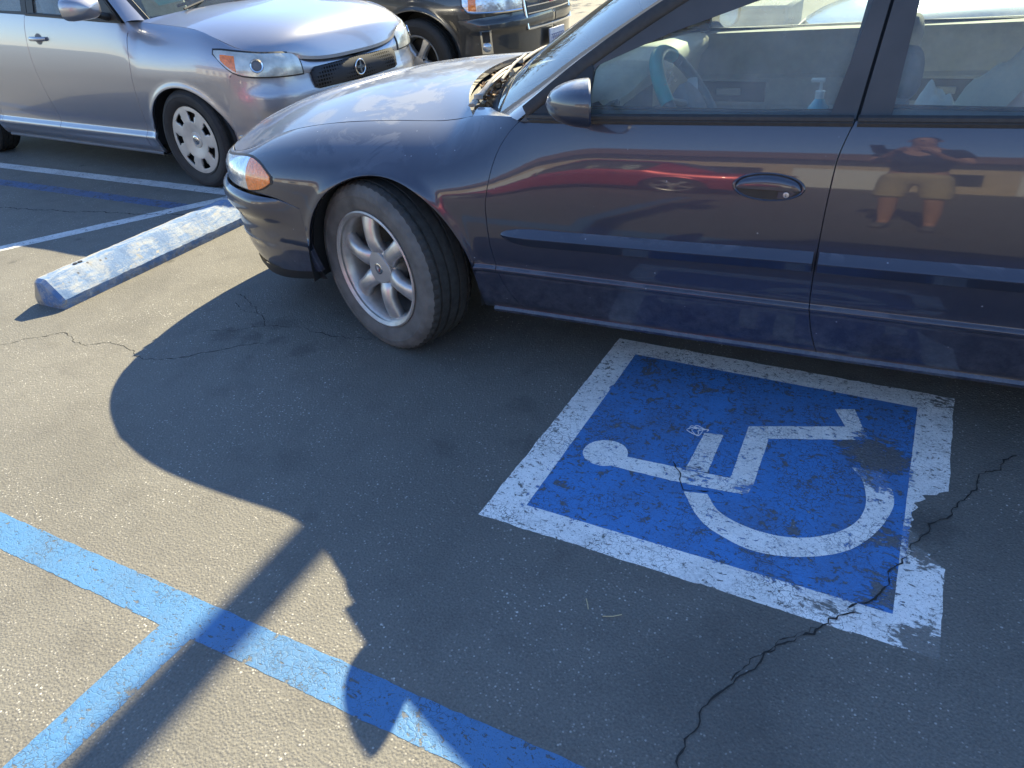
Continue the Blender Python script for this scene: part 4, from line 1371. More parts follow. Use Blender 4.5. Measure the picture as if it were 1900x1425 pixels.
# ---- cowl, wipers, leaves
Gw = BU['Gw']
base = Gw[0]
hood_edge = []
n = len(base)
fh = spl([(.345, -.70, .852)])if False else None
p_h = bod.pt(.345, bod.zE(.345))
rear_row = cross_surface([(p_h[0], p_h[1]-.005, p_h[2], .125, .894)], n-1, 2.3)[0]
G = []
for k in range(n):
    a, b = np.array(rear_row[k]), np.array(base[k])
    a2 = a+np.array([-.03, 0, -.032]); b2 = b+np.array([.02, 0, -.006])
    G.append([tuple(a2), tuple(a2*.6+b2*.4+np.array([0, 0, -.02])), tuple(a2*.25+b2*.75+np.array([0, 0, -.012])), tuple(b2)])
cowl = MB().grid(G).build("cowl_tray", M['black'], buick, True, 40)
# painted corners between hood, windshield and pillar
for sg in (-1, 1):
    outer = [bod.pt(S, bod.zE(S)) for S in (.347, .37, .40, .43, .46, .51, .58)]
    inner = [(.335, .660, .858), (.352, .664, .858), (.385, .668, .859), (.42, .695, .853), (.455, .724, .854), (.51, .78, .862), (.58, .845, .869)]
    R_ = []
    for o_, i_ in zip(outer, inner):
        o3 = np.array([o_[0], sg*o_[1], o_[2]]); i3 = np.array([i_[0], sg*i_[1], i_[2]])
        R_.append([tuple(o3+np.array([0, 0, -.004])), tuple(o3), tuple(o3*.5+i3*.5+np.array([0, 0, .003])), tuple(i3), tuple(i3+np.array([.004, -sg*.004, -.03]))])
    MB().grid(R_).build("cowl_corner", M['navy'], buick, True, 50)
# black frit band round the foot of the glass
G = []
for k in range(n):
    col = [np.array(Gw[i][k]) for i in range(4)]
    edge_u = abs(2*k/(n-1)-1)
    ext = .35+.9*max(edge_u-.75, 0)/.25
    p0 = col[0]; p1 = col[0]+(col[1]-col[0])*ext
    up = np.array([-.002, 0, -.003])
    G.append([tuple(p0+up), tuple(p1+up)])
MB().grid(G).build("glass_frit_band", M['black'], buick)
def wiper(y0, y1, x0, x1, z0, z1, lift):
    arm = MB()
    a, b = np.array([x0, y0, z0]), np.array([x1, y1, z1])
    pts = [a+(b-a)*t+np.array([0, 0, lift*math.sin(math.pi*t)]) for t in np.linspace(0, 1, 12)]
    arm.tube(pts, [.010, .0095, .009, .0085, .008, .0075, .007, .0065, .006, .006, .006, .006], 8, True, .6)
    o = arm.build("wiper_arm", M['wiper'], buick, True, 40)
    bl0 = b+(a-b)*.42+np.array([.012, 0, -.004]); bl1 = b+(b-a)*.35+np.array([.016, 0, .004])
    MB().tube([bl0, (bl0+bl1)/2+np.array([0, 0, .010]), bl1], .0055, 8, True, 1.0).build("wiper_blade", M['wiper'], o, True, 40)
    MB().lathe([(0, -.016), (.014, -.014), (.016, .0)], 14, Matrix.Translation(a) @ Matrix.Rotation(math.radians(-90), 4, 'X')).build("wiper_pivot", M['wiper'], o, True, 40)
M['wiper'] = simple("sun_greyed_wiper", (.30, .27, .23), .7, noise=.3, nscale=40)
wiper(-.60, -.17, .305, .235, .872, .905, .018)
wiper(-.02, .42, .20, .235, .892, .905, .018)
wp = MB().tube([(.31, -.66, .862), (.275, -.52, .874), (.245, -.36, .884), (.225, -.20, .89)], [.013, .012, .010, .008], 8, True, .5).build("cowl_rail", M['wiper'], buick, True, 40)

def leaf_mesh(seed):
    rg_ = np.random.RandomState(seed); L0 = .022+rg_.rand()*.018; W0 = L0*(.28+rg_.rand()*.25)
    pts = []
    for t in np.linspace(0, 1, 6):
        pts.append((L0*(t-.5), W0*math.sin(math.pi*min(t*.92+.05, 1)), .006*math.sin(3*t+seed)))
    V, F = [], []
    for i, (x, w, z) in enumerate(pts):
        V += [(x, -w, z+.006*rg_.rand()), (x, 0, z-.003), (x, w, z+.006*rg_.rand())]
    for i in range(5):
        for j in range(2): F.append((i*3+j, (i+1)*3+j, (i+1)*3+j+1, i*3+j+1))
    me = bpy.data.meshes.new("dry_leaf"); me.from_pydata(V, [], F); return me
lm = [leaf_mesh(s_) for s_ in range(6)]
for i, me in enumerate(lm): me.materials.append(M['leaf'] if i % 3 else M['leaf_pale'])
rg = np.random.RandomState(12)
for i in range(54):
    t = rg.rand()**.9; k = min(int((.04+.55*t)*(n-1)), n-2)
    a, b = np.array(G_ := rear_row[k]), np.array(base[k])
    u = .25+.6*rg.rand()
    p = a*(1-u)+b*u+np.array([0, 0, -.024+.02*rg.rand()])
    o = bpy.data.objects.new("dry_leaf", lm[i % 6]); link(o)
    Mw = Matrix.Translation((BU['loc'][0], BU['loc'][1], 0)) @ Matrix.Rotation(YAW, 4, 'Z') @ Matrix.Translation(p)
    o.matrix_world = Mw @ Matrix.Rotation(rg.rand()*6.28, 4, 'Z') @ Matrix.Rotation(rg.normal(0, .7), 4, 'X') @ Matrix.Rotation(rg.normal(0, .5), 4, 'Y')
    tag(o, "small dry brown leaf lodged between hood and windshield of the navy car", "leaf", "dry leaves caught in the cowl")

# ---- door mirrors
for sg in (-1, 1):
    V, F = [], []
    nu, nv = 24, 12
    cx, cy, cz = .838, .965, .945
    yaw_m = .36
    for j in range(nv+1):
        t = j/nv
        sc = math.sqrt(max(1-t**2.1, 0)); xf = -.132*t
        for i in range(nu):
            a = 2*math.pi*i/nu; c, s_ = math.cos(a), math.sin(a)
            yy = .090*np.sign(c)*abs(c)**.75*sc; zz = .060*np.sign(s_)*abs(s_)**.85*sc
            # inboard side sweeps to the door, front drops a little
            yy += -.030*t*1.0; zz += -.012*t
            V.append((cx+xf+yaw_m*yy, sg*(cy+yy), cz+zz))
    for j in range(nv):
        for i in range(nu):
            i2 = (i+1) % nu; F.append((j*nu+i, j*nu+i2, (j+1)*nu+i2, (j+1)*nu+i))
    mh = MB().add(V, F).build("door_mirror", M['navy'], BU['doors'][sg][0], True, 60)
    # inward lip and glass
    V2 = []
    for k_, dx in ((1.0, 0), (.955, .004), (.93, -.006)):
        for i in range(nu):
            x, y, z = V[i]; y0 = sg*cy
            V2.append((x+dx, y0+(y-y0)*k_, cz+(z-cz)*k_))
    F2 = [(j*nu+i, j*nu+(i+1) % nu, (j+1)*nu+(i+1) % nu, (j+1)*nu+i) for j in range(2) for i in range(nu)]
    MB().add(V2, F2).build("mirror_lip", M['navy'], mh, True, 40)
    V3 = V2[2*nu:]
    mk("mirror_glass", V3, [tuple(range(nu)) if sg > 0 else tuple(range(nu))[::-1]], M['mirror_glass'], mh, False)
    # sail and stalk
    arm = MB()
    arm.tube([(.735, sg*.80, .905), (.745, sg*.86, .908), (.765, sg*.92, .915), (.785, sg*.96, .925)], [.050, .040, .032, .028], 12, True, .55)
    arm.build("mirror_stalk", M['navy'], mh, True, 60)
    sail = [(.60, .872), (.785, .872), (.792, .99), (.785, 1.015)]
    frame_mesh("mirror_sail", BU, sail, None, sg, M['black'], mh, off=.004, depth=.012)
    # second seal line along the front edge of the door frame
    dl = [(.600, .880), (.79, 1.020), (1.0, 1.150), (1.2, 1.250), (1.4, 1.318)]
    fz = spl(dl)
    G = []
    for k in range(31):
        x, z = fz(k/30); w = gh_w(BU, z)
        G.append([(x-.016, sg*(w+.003-.006), z+.026), (x-.012, sg*(w+.006-.004), z+.020), (x-.006, sg*(w+.004), z+.012), (x, sg*(w+.006), z+.002), (x+.004, sg*(w+.003), z-.006), (x+.006, sg*(w-.002), z-.010)])
    MB().grid(G).build("frame_seal", M['rubber'], BU['doors'][sg][0], True, 30)

# ---- interior
mb = MB()
def dash_profile(y):
    x0 = .30+.27*(y/.72)**2
    return [(x0, .80), (x0+.10, .86), (max(x0+.20, .60), .893), (max(x0+.24, .70), .905), (.775, .90), (.80, .875), (.80, .84), (.77, .80), (.75, .70), (.72, .55), (.70, .42)]
G = []
for k in range(31):
    y = -.715+1.43*k/30
    hump = .045*math.exp(-((y+.40)/.19)**4)
    row = []
    for j, (x, z) in enumerate(dash_profile(y)):
        x2 = x+(.05*math.exp(-((y+.40)/.21)**6) if 4 <= j <= 5 else 0)
        row.append((x2, y, z+(hump if 3 <= j <= 5 else hump*.4 if j == 2 else 0)))
    G.append(row)
dash = MB().grid(G).build("dashboard", M['dash_pale'], buick, True, 50)
# instrument hood opening and vents
MB().box(.80, .812, -.57, -.23, .76, .885, .004).build("instrument_panel", M['interior_dark'], dash, True, 40)
for k in range(6):
    MB().box(.795+.0, .812, -.70+.016*k, -.692+.016*k, .845, .885).build("vent_slat", M['interior_dark'], dash, False)
# steering wheel
st = empty("steering_wheel", (0, 0, 0), 0, buick)
bpy.data.objects.remove(st)
Ms = Matrix.Translation((.985, -.40, .825)) @ Matrix.Rotation(math.radians(-34), 4, 'Y')
pts = [(.0, .19*math.cos(a), .19*math.sin(a)) for a in np.linspace(0, 2*math.pi, 61)]
pts = [tuple(Ms @ Vector(p)) for p in pts]
stw = MB().tube(pts, .0185, 14, False).build("steering_wheel", M['teal_grey'] if 'teal_grey' in M else M['interior'], buick, True, None)
arc = [(.0, .19*math.cos(a), .19*math.sin(a)) for a in np.linspace(math.radians(58), math.radians(165), 40)]
MB().tube([tuple(Ms @ Vector(p)) for p in arc], .0225, 16, True).build("rim_highlight", M['teal'], stw, True, 40)  # painted highlight: teal arc stands in for light catching the rim
mb = MB().lathe([(0, -.035), (.045, -.034), (.068, -.024), (.072, .0), (.06, .03), (0, .04)], 28, Ms @ Matrix.Rotation(math.radians(90), 4, 'Z')); mb.build("wheel_hub", M['seat_cloth'], stw, True, 50)
for a0 in (20, 160, 270):
    a = math.radians(a0)
    MB().tube([tuple(Ms @ Vector((.0, .05*math.cos(a), .05*math.sin(a)))), tuple(Ms @ Vector((.0, .185*math.cos(a), .185*math.sin(a))))], [.024, .016], 10, True, .45).build("wheel_spoke", M['interior'], stw, True, 40)
MB().tube([tuple(Ms @ Vector((-.03, 0, 0))), (.70, -.40, .70)], .045, 12).build("steering_column", M['interior'], stw, True, 40)
# seats
def seat(yc, x0, parent, head=True, width=.25):
    G = []
    for k, (x, z, hw_, th) in enumerate(((x0-.50, .42, width*.9, .05), (x0-.48, .50, width, .05), (x0-.25, .50, width, .05), (x0, .46, width, .05))):
        G.append([(x, yc+hw_*t, z-(.0 if abs(t) < .95 else .03)+(.02*abs(t) if abs(t) < .9 else 0)) for t in (-1, -.85, -.6, 0, .6, .85, 1)])
    s_ = MB().grid(G).box(x0-.47, x0+.02, yc-width*.95, yc+width*.95, .34, .455, .02).build("seat_cushion", M['seat_cloth'], parent, True, 50)
    V, F = [], []
    n_ = 20
    lv = [(.42, .0, .07, 1.0), (.58, .05, .075, 1.0), (.72, .09, .065, .95), (.82, .12, .055, .80), (.87, .135, .03, .60)]
    for (z, dx, th, ws__) in lv:
        for i in range(n_):
            a = 2*math.pi*i/n_; c, s2 = math.cos(a), math.sin(a)
            V.append((x0+dx+th*np.sign(c)*abs(c)**.7, yc+width*ws__*np.sign(s2)*abs(s2)**.5, z))
    for j in range(len(lv)-1):
        for i in range(n_):
            i2 = (i+1) % n_; F.append((j*n_+i, j*n_+i2, (j+1)*n_+i2, (j+1)*n_+i))
    F.append(tuple((len(lv)-1)*n_+i for i in range(n_)))
    MB().add(V, F).build("seat_back", M['seat_cloth'], s_, True, 60)
    if head:
        V, F = [], []
        for j in range(9):
            ph = -math.pi/2+math.pi*j/8; cz_ = math.sin(ph); cr_ = math.cos(ph)**.6
            for i in range(n_):
                a = 2*math.pi*i/n_; c, s2 = math.cos(a), math.sin(a)
                V.append((x0+.150+.042*cr_*c, yc+.125*cr_*np.sign(s2)*abs(s2)**.7, .925+.068*cz_))
        for j in range(8):
            for i in range(n_):
                i2 = (i+1) % n_; F.append((j*n_+i, j*n_+i2, (j+1)*n_+i2, (j+1)*n_+i))
        MB().add(V, F).build("headrest", M['seat_cloth'], s_, True, 60)
seat(-.38, 1.46, buick); seat(.38, 1.46, buick)
rs = seat(0.0, 2.36, buick, False, .66)
MB().box(.5, 2.5, -.74, .74, .30, .335).build("floor_carpet", M['carpet'], buick, False)
MB().box(2.60, 3.2, -.66, .66, .80, .90).build("parcel_shelf", M['interior'], buick, False)
MB().box(.80, 1.84, -.11, .11, .34, .632, .02).build("centre_console", M['interior_dark'], buick, True, 40)
MB().tube([(1.03, -.0, 1.33), (1.03, .0, 1.25)], .008, 8).build("mirror_stem", M['black'], buick)
MB().box(1.02, 1.04, -.12, .12, 1.20, 1.27, .012).build("rear_view_mirror", M['black'], buick, True, 40)

def in_car(p):
    return Matrix.Translation((BU['loc'][0], BU['loc'][1], 0)) @ Matrix.Rotation(YAW, 4, 'Z') @ Vector(p)
# pump bottle standing on the console armrest
M['bottle'] = simple("blue_gel_bottle", (.06, .42, .62), .12, 0, coat=1.0, noise=.2, nscale=30)
M['bottle_clear'] = simple("clear_plastic", (.75, .80, .82), .15, 0, coat=.5)
bp_ = in_car((1.357, -.06, .632))
bt = empty("pump_bottle", bp_)
tag(bt, "blue pump bottle between the front seats of the navy car", "bottle")
rx = Matrix.Rotation(math.radians(90), 4, 'X')
MB().lathe([(0, 0), (.036, 0), (.040, .006), (.040, .10), (.034, .125), (.018, .145), (.014, .155)], 24, rx).build("bottle_body", M['bottle'], bt, True, 50)
MB().lathe([(.016, .152), (.016, .175), (.006, .178), (.005, .205), (0, .205)], 20, rx).build("pump_collar", M['bottle_clear'], bt, True, 50)
MB().box(-.035, .012, -.007, .007, .203, .217, .004).build("pump_nozzle", M['bottle_clear'], bt, True, 50)
# crumpled cloths on the rear seat
def cloth(name, c, sx, sy, sz, m, seed, label):
    rg_ = np.random.RandomState(seed); nx_ = 26; G = []
    ph = rg_.rand(6)*6.28
    for i in range(nx_+1):
        row = []
        for j in range(nx_+1):
            u, v = -1+2*i/nx_, -1+2*j/nx_
            rr = math.hypot(u, v); h_ = max(1-rr**2.2, -.08)
            fold = .22*math.sin(5*u+3*v+ph[0])+.15*math.sin(9*u-4*v+ph[1])+.1*math.sin(13*v+7*u+ph[2])
            row.append((sx*u, sy*v, sz*(h_*(1+fold*.35)+.10*fold*max(1-rr, 0))))
        G.append(row)
    o = MB().grid(G).build(name, m, None, True, None); o.location = in_car(c); o.rotation_euler = (0, 0, rg_.rand()*6)
    tag(o, label, "clothing"); return o
M['cloth_cream'] = simple("cream_cloth", (.78, .74, .62), .9, bump=.2, bscale=500)
M['cloth_pink'] = simple("peach_cloth", (.75, .50, .40), .9, bump=.2, bscale=500)
M['cloth_white'] = simple("white_cloth", (.82, .83, .80), .9)
cloth("crumpled_cloth", (1.90, -.08, .48), .15, .22, .42, M['cloth_cream'], 2, "tall heap of crumpled cream cloth in the rear of the navy car")
cloth("crumpled_cloth", (1.93, -.40, .48), .17, .17, .36, M['cloth_pink'], 5, "peach coloured garment heaped below the cream cloth in the navy car")
cloth("crumpled_cloth", (1.715, -.03, .632), .10, .085, .19, M['cloth_white'], 8, "small white crumpled cloth behind the front seat of the navy car")

# ------------------------------------------------------------------ silver hatchback, nose towards +x
SC = dict(
    name="silver_hatchback", label="boxy silver hatchback with round hubcaps parked nose to nose with the navy sedan", cat="car",
    loc=(-4.185, 4.225), yaw=math.pi-math.radians(4.0), paint=M['silver_blue'], gap=.0038,
    plan=[(-1.42, -.752, 0), (-1.2, -.748, .22), (-.98, -.732, .44), (-.80, -.700, .60), (-.67, -.635, .715), (-.55, -.535, .80), (-.42, -.42, .848), (-.2, -.2, .868), (.2, .2, .874), (1.0, 1.0, .878), (2.0, 2.0, .878), (2.8, 2.8, .872),
          (3.2, 3.2, .855), (3.40, 3.39, .82), (3.55, 3.51, .74), (3.70, 3.59, .6), (4.0, 3.63, .3), (4.3, 3.64, 0)],
    zE=[(-1.42, .70), (-1.05, .735), (-.88, .79), (-.70, .815), (-.58, .845), (-.46, .885), (-.24, .948), (.06, .976), (.25, .990), (.34, 1.0), (.45, 1.004), (1.5, 1.055), (2.4, 1.085), (3.2, 1.09), (4.3, 1.08)],
    dE=[(-1.42, .02), (-.88, .03), (-.6, .055), (-.46, .075), (-.24, .10), (.06, .12), (.3, .11), (.45, .042), (.7, .035), (3.2, .035), (4.3, .02)],
    ph=[(-1.42, 66), (.2, 70), (.5, 42), (4.3, 42)], zm=.68,
    low=[(.16, .09), (.185, .06), (.22, .036), (.27, .018), (.290, .010), (.298, .011), (.335, .030), (.36, .029), (.45, .016), (.56, .005), (.68, 0)],
    rows=[.185, .21, .245, .275, .29, .297, .31, .325, .335, .35, .39, .45, .52, .60, .68],
    archF=(-.02, .40, .30, .335), archR=(2.86, .39, .30, .335),
    gaps=[[(.15, .515), (.263, .494), (.43, .462), (.605, .442), (.787, .404), (.93, .388), (1.01, .345)],
          [(.15, 1.56), (.27, 1.555), (.38, 1.54), (.56, 1.565), (.78, 1.58), (.97, 1.55), (1.07, 1.51)],
          [(.15, 2.40), (.5, 2.40), (.75, 2.48), (.95, 2.60), (1.1, 2.62)]],
    seamF=[(-1.42, .66), (-.9, .668), (-.6, .695), (-.515, .728), (-.47, .62), (-.42, .42)], seamR=[(3.24, .5), (3.5, .52), (4.3, .52)],
    sF=-.88, sR=3.45, gh=(.845, 1.0, .26, .10),
    E=[(.300, .735, 1.002, .06, 1.058), (.55, .715, 1.2, .36, 1.26), (.85, .68, 1.42, .70, 1.48), (1.02, .66, 1.53, .90, 1.58), (1.5, .655, 1.575, 1.5, 1.63), (2.6, .65, 1.57, 2.6, 1.625), (3.25, .65, 1.53, 3.3, 1.58), (3.45, .68, 1.3, 3.55, 1.33), (3.55, .74, 1.09, 3.63, 1.10)],
    E_split=(3, 6, 8),
    D=[(.36, 1.006), (.6, 1.19), (.85, 1.38), (1.05, 1.50), (1.5, 1.54), (2.6, 1.54), (3.2, 1.50), (3.4, 1.3), (3.5, 1.09)],
    frames=[([(.40, 1.0), (.6, 1.17), (.85, 1.36), (1.05, 1.485), (1.5, 1.525), (1.53, 1.525), (1.505, 1.055)],
             [(.66, 1.03), (.70, 1.16), (.9, 1.33), (1.08, 1.44), (1.45, 1.47), (1.42, 1.066)]),
            ([(1.512, 1.055), (1.537, 1.525), (2.58, 1.525), (2.62, 1.085)], [(1.58, 1.075), (1.60, 1.47), (2.5, 1.47), (2.52, 1.10)]),
            ([(2.627, 1.085), (2.587, 1.525), (3.17, 1.49), (3.37, 1.3), (3.47, 1.085)], None)],
    hood=[(-.88, -.762, .738), (-.80, -.742, .80), (-.70, -.70, .885), (-.58, -.61, .935), (-.42, -.45, .978), (-.2, -.28, 1.008), (.06, -.10, 1.035), (.25, .02, 1.048), (.33, .075, 1.052)],
    hood_bend=3.4, cowl_x=.3,
    deck=[(3.40, 3.55, 1.10), (3.55, 3.62, 1.09), (3.85, 3.64, 1.08)],
    bump_zE=[(-3, 2), (6, 2)],
    bump_low=[(.15, .07), (.20, .035), (.26, .012), (.34, 0), (.42, -.004), (.50, -.014), (.56, -.012), (.62, .004), (.68, .012), (.75, .012)],
    bump_rows=[0, .1, .2, .3, .4, .5, .58, .66, .74, .82, .9, 1.0], bump_bot=pch([(-1.42, .17), (-.42, .20)]),
    bump_edge=[(.19, -.40), (.30, -.419), (.5, -.42), (.8, -.42)], frame_mat=M['black'], sill_mat=M['interior_dark'],
)
scion = build_car(SC)
sb = SC['body']
VS = 1   # the side in view is local +y
def wheels(car, proto, xs, w, z):
    proto.location = (xs[0], -w, z)
    for loc, rz in (((xs[0], w, z), math.pi), ((xs[1], -w, z), 0), ((xs[1], w, z), math.pi)):
        c = copy_tree(proto, car); c.location = loc; c.rotation_euler = (0, 0, rz)
wheels(scion, wheel_hubcap(scion), (-.02, 2.86), .765, .305)

def lamp_set(car, body, hi, lo, s_amb, s_mid, s_end, off=.006, mat='lamp_yellowed', sides=(-1, 1), a_lo=None, a_hi=None):
    for sg in sides:
        def cols(s0, s1, n, lo_, hi_):
            return [[(s0+(s1-s0)*k/n, lo_(s0+(s1-s0)*k/n)+(hi_(s0+(s1-s0)*k/n)-lo_(s0+(s1-s0)*k/n))*t/8) for t in range(9)] for k in range(n+1)]
        hl = panel("headlamp", [cols(s_amb, s_end, 18, lo, hi)], sg, M[mat], car, body, off=off, flange=.014)
        panel("lamp_gasket", [cols(s_amb+.012, s_end-.012, 18, lambda q: lo(q)-.009, lambda q: hi(q)+.009)], sg, M['black'], hl, body, off=.002, flange=.005)
        al, ah = a_lo or lo, a_hi or hi
        panel("turn_signal_lens", [cols(s_amb-.05, s_mid, 8, lambda q: al(q)+.012, lambda q: ah(q)-.022)], sg, M['amber'], hl, body, off=off+.002, flange=.004)
        yield sg, hl
hi_s = pch([(-.96, .778), (-.85, .798), (-.70, .812), (-.55, .835), (-.45, .848), (-.395, .850)])
lo_s = pch([(-.96, .672), (-.85, .676), (-.70, .688), (-.60, .702), (-.53, .726), (-.45, .785), (-.395, .838)])
for sg, hl in lamp_set(scion, sb, hi_s, lo_s, -.40, -.545, -.95):
    q = sb.pt(-.66, .752, .008); n_ = sb.nrm(-.66, .752)
    Mx = Matrix.Translation((q[0], sg*q[1], q[2])) @ Vector((n_[0], sg*n_[1], n_[2])).to_track_quat('-Y', 'Z').to_matrix().to_4x4()
    MB().lathe([(.0, .002), (.026, .002), (.030, -.004), (.038, -.006), (.041, .0)], 28, Mx).build("projector_ring", M['chrome'], hl, True, 40)
    MB().lathe([(0, -.002), (.015, -.001), (.027, .002)], 24, Mx).build("projector_lens", M['interior_dark'], hl, True, 60)
# honeycomb grille plate and badge
def mesh_grille():
    m, N, L, B = nodes("perforated_grille")
    tc = N.new("ShaderNodeTexCoord").outputs["Object"]
    v = tex_vor(N, L, tc, 46.0, rnd=0.0)
    L.new(mixc(N, L, remap(N, L, v, .30, .36), (.002, .002, .002), (.035, .037, .042)), B.inputs["Base Color"])
    B.inputs["Roughness"].default_value = .8; B.inputs["Specular IOR Level"].default_value = .15
    bp = N.new("ShaderNodeBump"); bp.inputs["Strength"].default_value = .9; bp.inputs["Distance"].default_value = .01
    L.new(remap(N, L, v, .26, .40), bp.inputs["Height"]); L.new(bp.outputs["Normal"], B.inputs["Normal"])
    return m
M['mesh_grille'] = mesh_grille()
bbS = SC['bump_body']
def nose_plate(name, car, w0, z_top, z_bot, m, off, nx_=-.765, k=.12, lean=.10, nn=25, taper=.03):
    G = []
    for i in range(nn):
        y = -w0+2*w0*i/(nn-1); u = abs(y)/w0
        top, bot = z_top-taper*.2*u, z_bot+taper*.2*u
        rd = max(u-.93, 0)/.07
        top -= .02*rd**2; bot += .012*rd**2
        x = nx_+k*y*y-off
        G.append([(x+lean*(top-z_bot)*.9-.0, y, top), (x+lean*(top-z_bot)*.5-.004, y, (top+bot)/2), (x, y, bot)])
    o = MB().grid(G).build(name, m, car, True, 50)
    md = o.modifiers.new("thickness", 'SOLIDIFY'); md.thickness = .02; md.offset = 0
    return o
gp_ = nose_plate("grille", scion, .40, .698, .560, M['mesh_grille'], .010, nx_=-.760, k=.16)
nose_plate("lower_intake", scion, .46, .46, .36, M['black'], .006, nx_=-.760, k=.17)
Mx = Matrix.Translation((-.780, 0, .632)) @ Matrix.Rotation(math.radians(-90), 4, 'Z')
tor = [(.046*math.cos(a), 0, .046*math.sin(a)) for a in np.linspace(0, 2*math.pi, 41)]
bd = MB().tube([tuple(Mx @ Vector(p)) for p in tor], .0055, 8, False).build("badge_ring", M['chrome'], gp_, True, None)
mb = MB()
mb.prism([tuple(Mx @ Vector(p)) for p in ((-.040, .0, .006), (-.012, .0, .010), (.012, .0, .010), (.040, .0, .006), (.030, .0, -.006), (.0, .0, -.009), (-.030, .0, -.006))], (-.006, 0, 0))
mb.prism([tuple(Mx @ Vector(p)) for p in ((-.006, .0, .040), (.006, .0, .040), (.010, .0, 0), (.006, .0, -.040), (-.006, .0, -.040), (-.010, .0, 0))], (-.005, 0, 0))
mb.build("badge_cross", M['chrome'], bd, False)
# door handles and mirrors for the simpler cars
def bar_handle(car_P, par, xc, zc, sg):
    b_ = car_P['body']
    def p(u, v, o): q = b_.pt(xc+u, zc+v, o); return (q[0], sg*q[1], q[2])
    n = 28
    V = [p(0, 0, .001)]+[p(.045*math.cos(2*math.pi*i/n), .036*math.sin(2*math.pi*i/n), .001) for i in range(n)]
    rc = mk("handle_recess", V, [(0, 1+i, 1+(i+1) % n) for i in range(n)], M['interior_dark'], par, False)
    MB().tube([p(-.10, .002, .006), p(-.08, .002, .018), p(0, .002, .024), p(.08, .002, .018), p(.10, .002, .006)], .011, 10, True, 1.3).build("handle_grip", car_P['paint'], rc, True, 50)
def box_mirror(car_P, par, x, w, z, sg, lx=.10, ly=.12, lz=.062, signal=False):
    V, F = [], []; nu, nv = 20, 8
    for j in range(nv+1):
        t = j/nv; sc = math.sqrt(max(1-t**2.6, 0))
        for i in range(nu):
            a = 2*math.pi*i/nu; c, s_ = math.cos(a), math.sin(a)
            V.append((x-lx*t, sg*(w+ly*np.sign(c)*abs(c)**.55*sc), z+lz*np.sign(s_)*abs(s_)**.6*sc))
    for j in range(nv):
        for i in range(nu):
            F.append((j*nu+i, j*nu+(i+1) % nu, (j+1)*nu+(i+1) % nu, (j+1)*nu+i))
    o = MB().add(V, F).build("door_mirror", car_P['paint'], par, True, 60)
    mk("mirror_glass", [(v[0]+.002, v[1], v[2]) for v in V[:nu]], [tuple(range(nu)) if sg > 0 else tuple(range(nu))[::-1]], M['mirror_glass'], o, False)
    MB().tube([(x-.03, sg*(w-ly*.8), z-lz*.7), (x-.02, sg*(w-ly-.10), z-lz*1.2)], [.028, .04], 10, True, .7).build("mirror_foot", M['black'], o, True, 50)
    if signal: MB().box(x-.075, x-.03, sg*(w+ly*.35)-.05, sg*(w+ly*.35)+.055, z-.014, z+.022, .01).build("signal_lens", M['lamp_clear'], o, True, 40)
    return o
for sg in (-1, 1):
    bar_handle(SC, SC['doors'][sg][0], 1.40, .905, sg); bar_handle(SC, SC['doors'][sg][1], 2.2, .93, sg)
    box_mirror(SC, SC['doors'][sg][0], .56, 1.0, 1.105, sg, .13, .12, .07)
    frame_mesh("mirror_sail", SC, [(.42, 1.01), (.66, 1.02), (.70, 1.16), (.62, 1.17)], None, sg, M['black'], SC['doors'][sg][0], off=.003, depth=.01)
    G = []
    for k in range(25):
        x = .42+1.08*k/24; zE = sb.zE(x); w = sb.pt(x, zE)[1]
        G.append([(x, sg*(w-.012), zE+.012), (x, sg*(w+.004), zE+.010), (x, sg*(w+.005), zE-.004)])
    MB().grid(G).build("belt_moulding", M['rubber'], SC['doors'][sg][0], True, 40)
def cabin(car, P, dash_mat, x_d, z_b, half=.68, roof=1.5, x_end=3.0):
    MB().box(x_d-.3, x_end, -half-.05, half+.05, .34, .40).build("floor_carpet", M['carpet'], car, False)
    MB().box(x_d-.35, x_d+.18, -half, half, z_b-.14, z_b-.01, .04).build("dashboard", dash_mat, car, True, 40)
    for yc in (-.36, .36):
        for x0 in (x_d+1.0, x_d+1.85):
            s_ = MB().box(x0-.45, x0+.05, yc-.25, yc+.25, .45, .60, .04).build("seat_cushion", M['seat_cloth'], car, True, 40)
            Mx = Matrix.Translation((x0+.04, yc, .60)) @ Matrix.Rotation(math.radians(14), 4, 'Y')
            MB().box(-.06, .06, -.24, .24, 0, z_b-.42, .05, Mx).box(-.05, .05, -.13, .13, z_b-.40, z_b-.22, .04, Mx).build("seat_back", M['seat_cloth'], s_, True, 40)
    for sg in (-1, 1):
        MB().box(x_d+.05, x_end-.6, sg*(half+.06)-.02, sg*(half+.06)+.02, .42, z_b-.02, .01).build("door_trim", M['interior_dark'], car, True, 40)
cabin(scion, SC, M['interior_dark'], .55, 1.0)
# wiper, washer-jet trim and pale sunshade behind the glass
mbw = MB().tube([(.10, -.30, 1.075), (.20, .20, 1.10), (.27, .50, 1.06)], .009, 8); mbw.build("wiper_arm", M['black'], scion)
MB().tube([(.14, .55, 1.045), (.20, .20, 1.10), (.16, -.15, 1.10)], .007, 8).build("wiper_blade", M['black'], scion)
M['sunshade'] = simple("pale_sunshade", (.50, .62, .44), .6)
Gs = [[(r_[k][0]+.05, r_[k][1]*.93, r_[k][2]-.02) for k in range(2, len(r_)-2)] for r_ in SC['Gw'][2:12]]
MB().grid(Gs).build("sunshade", M['sunshade'], scion)

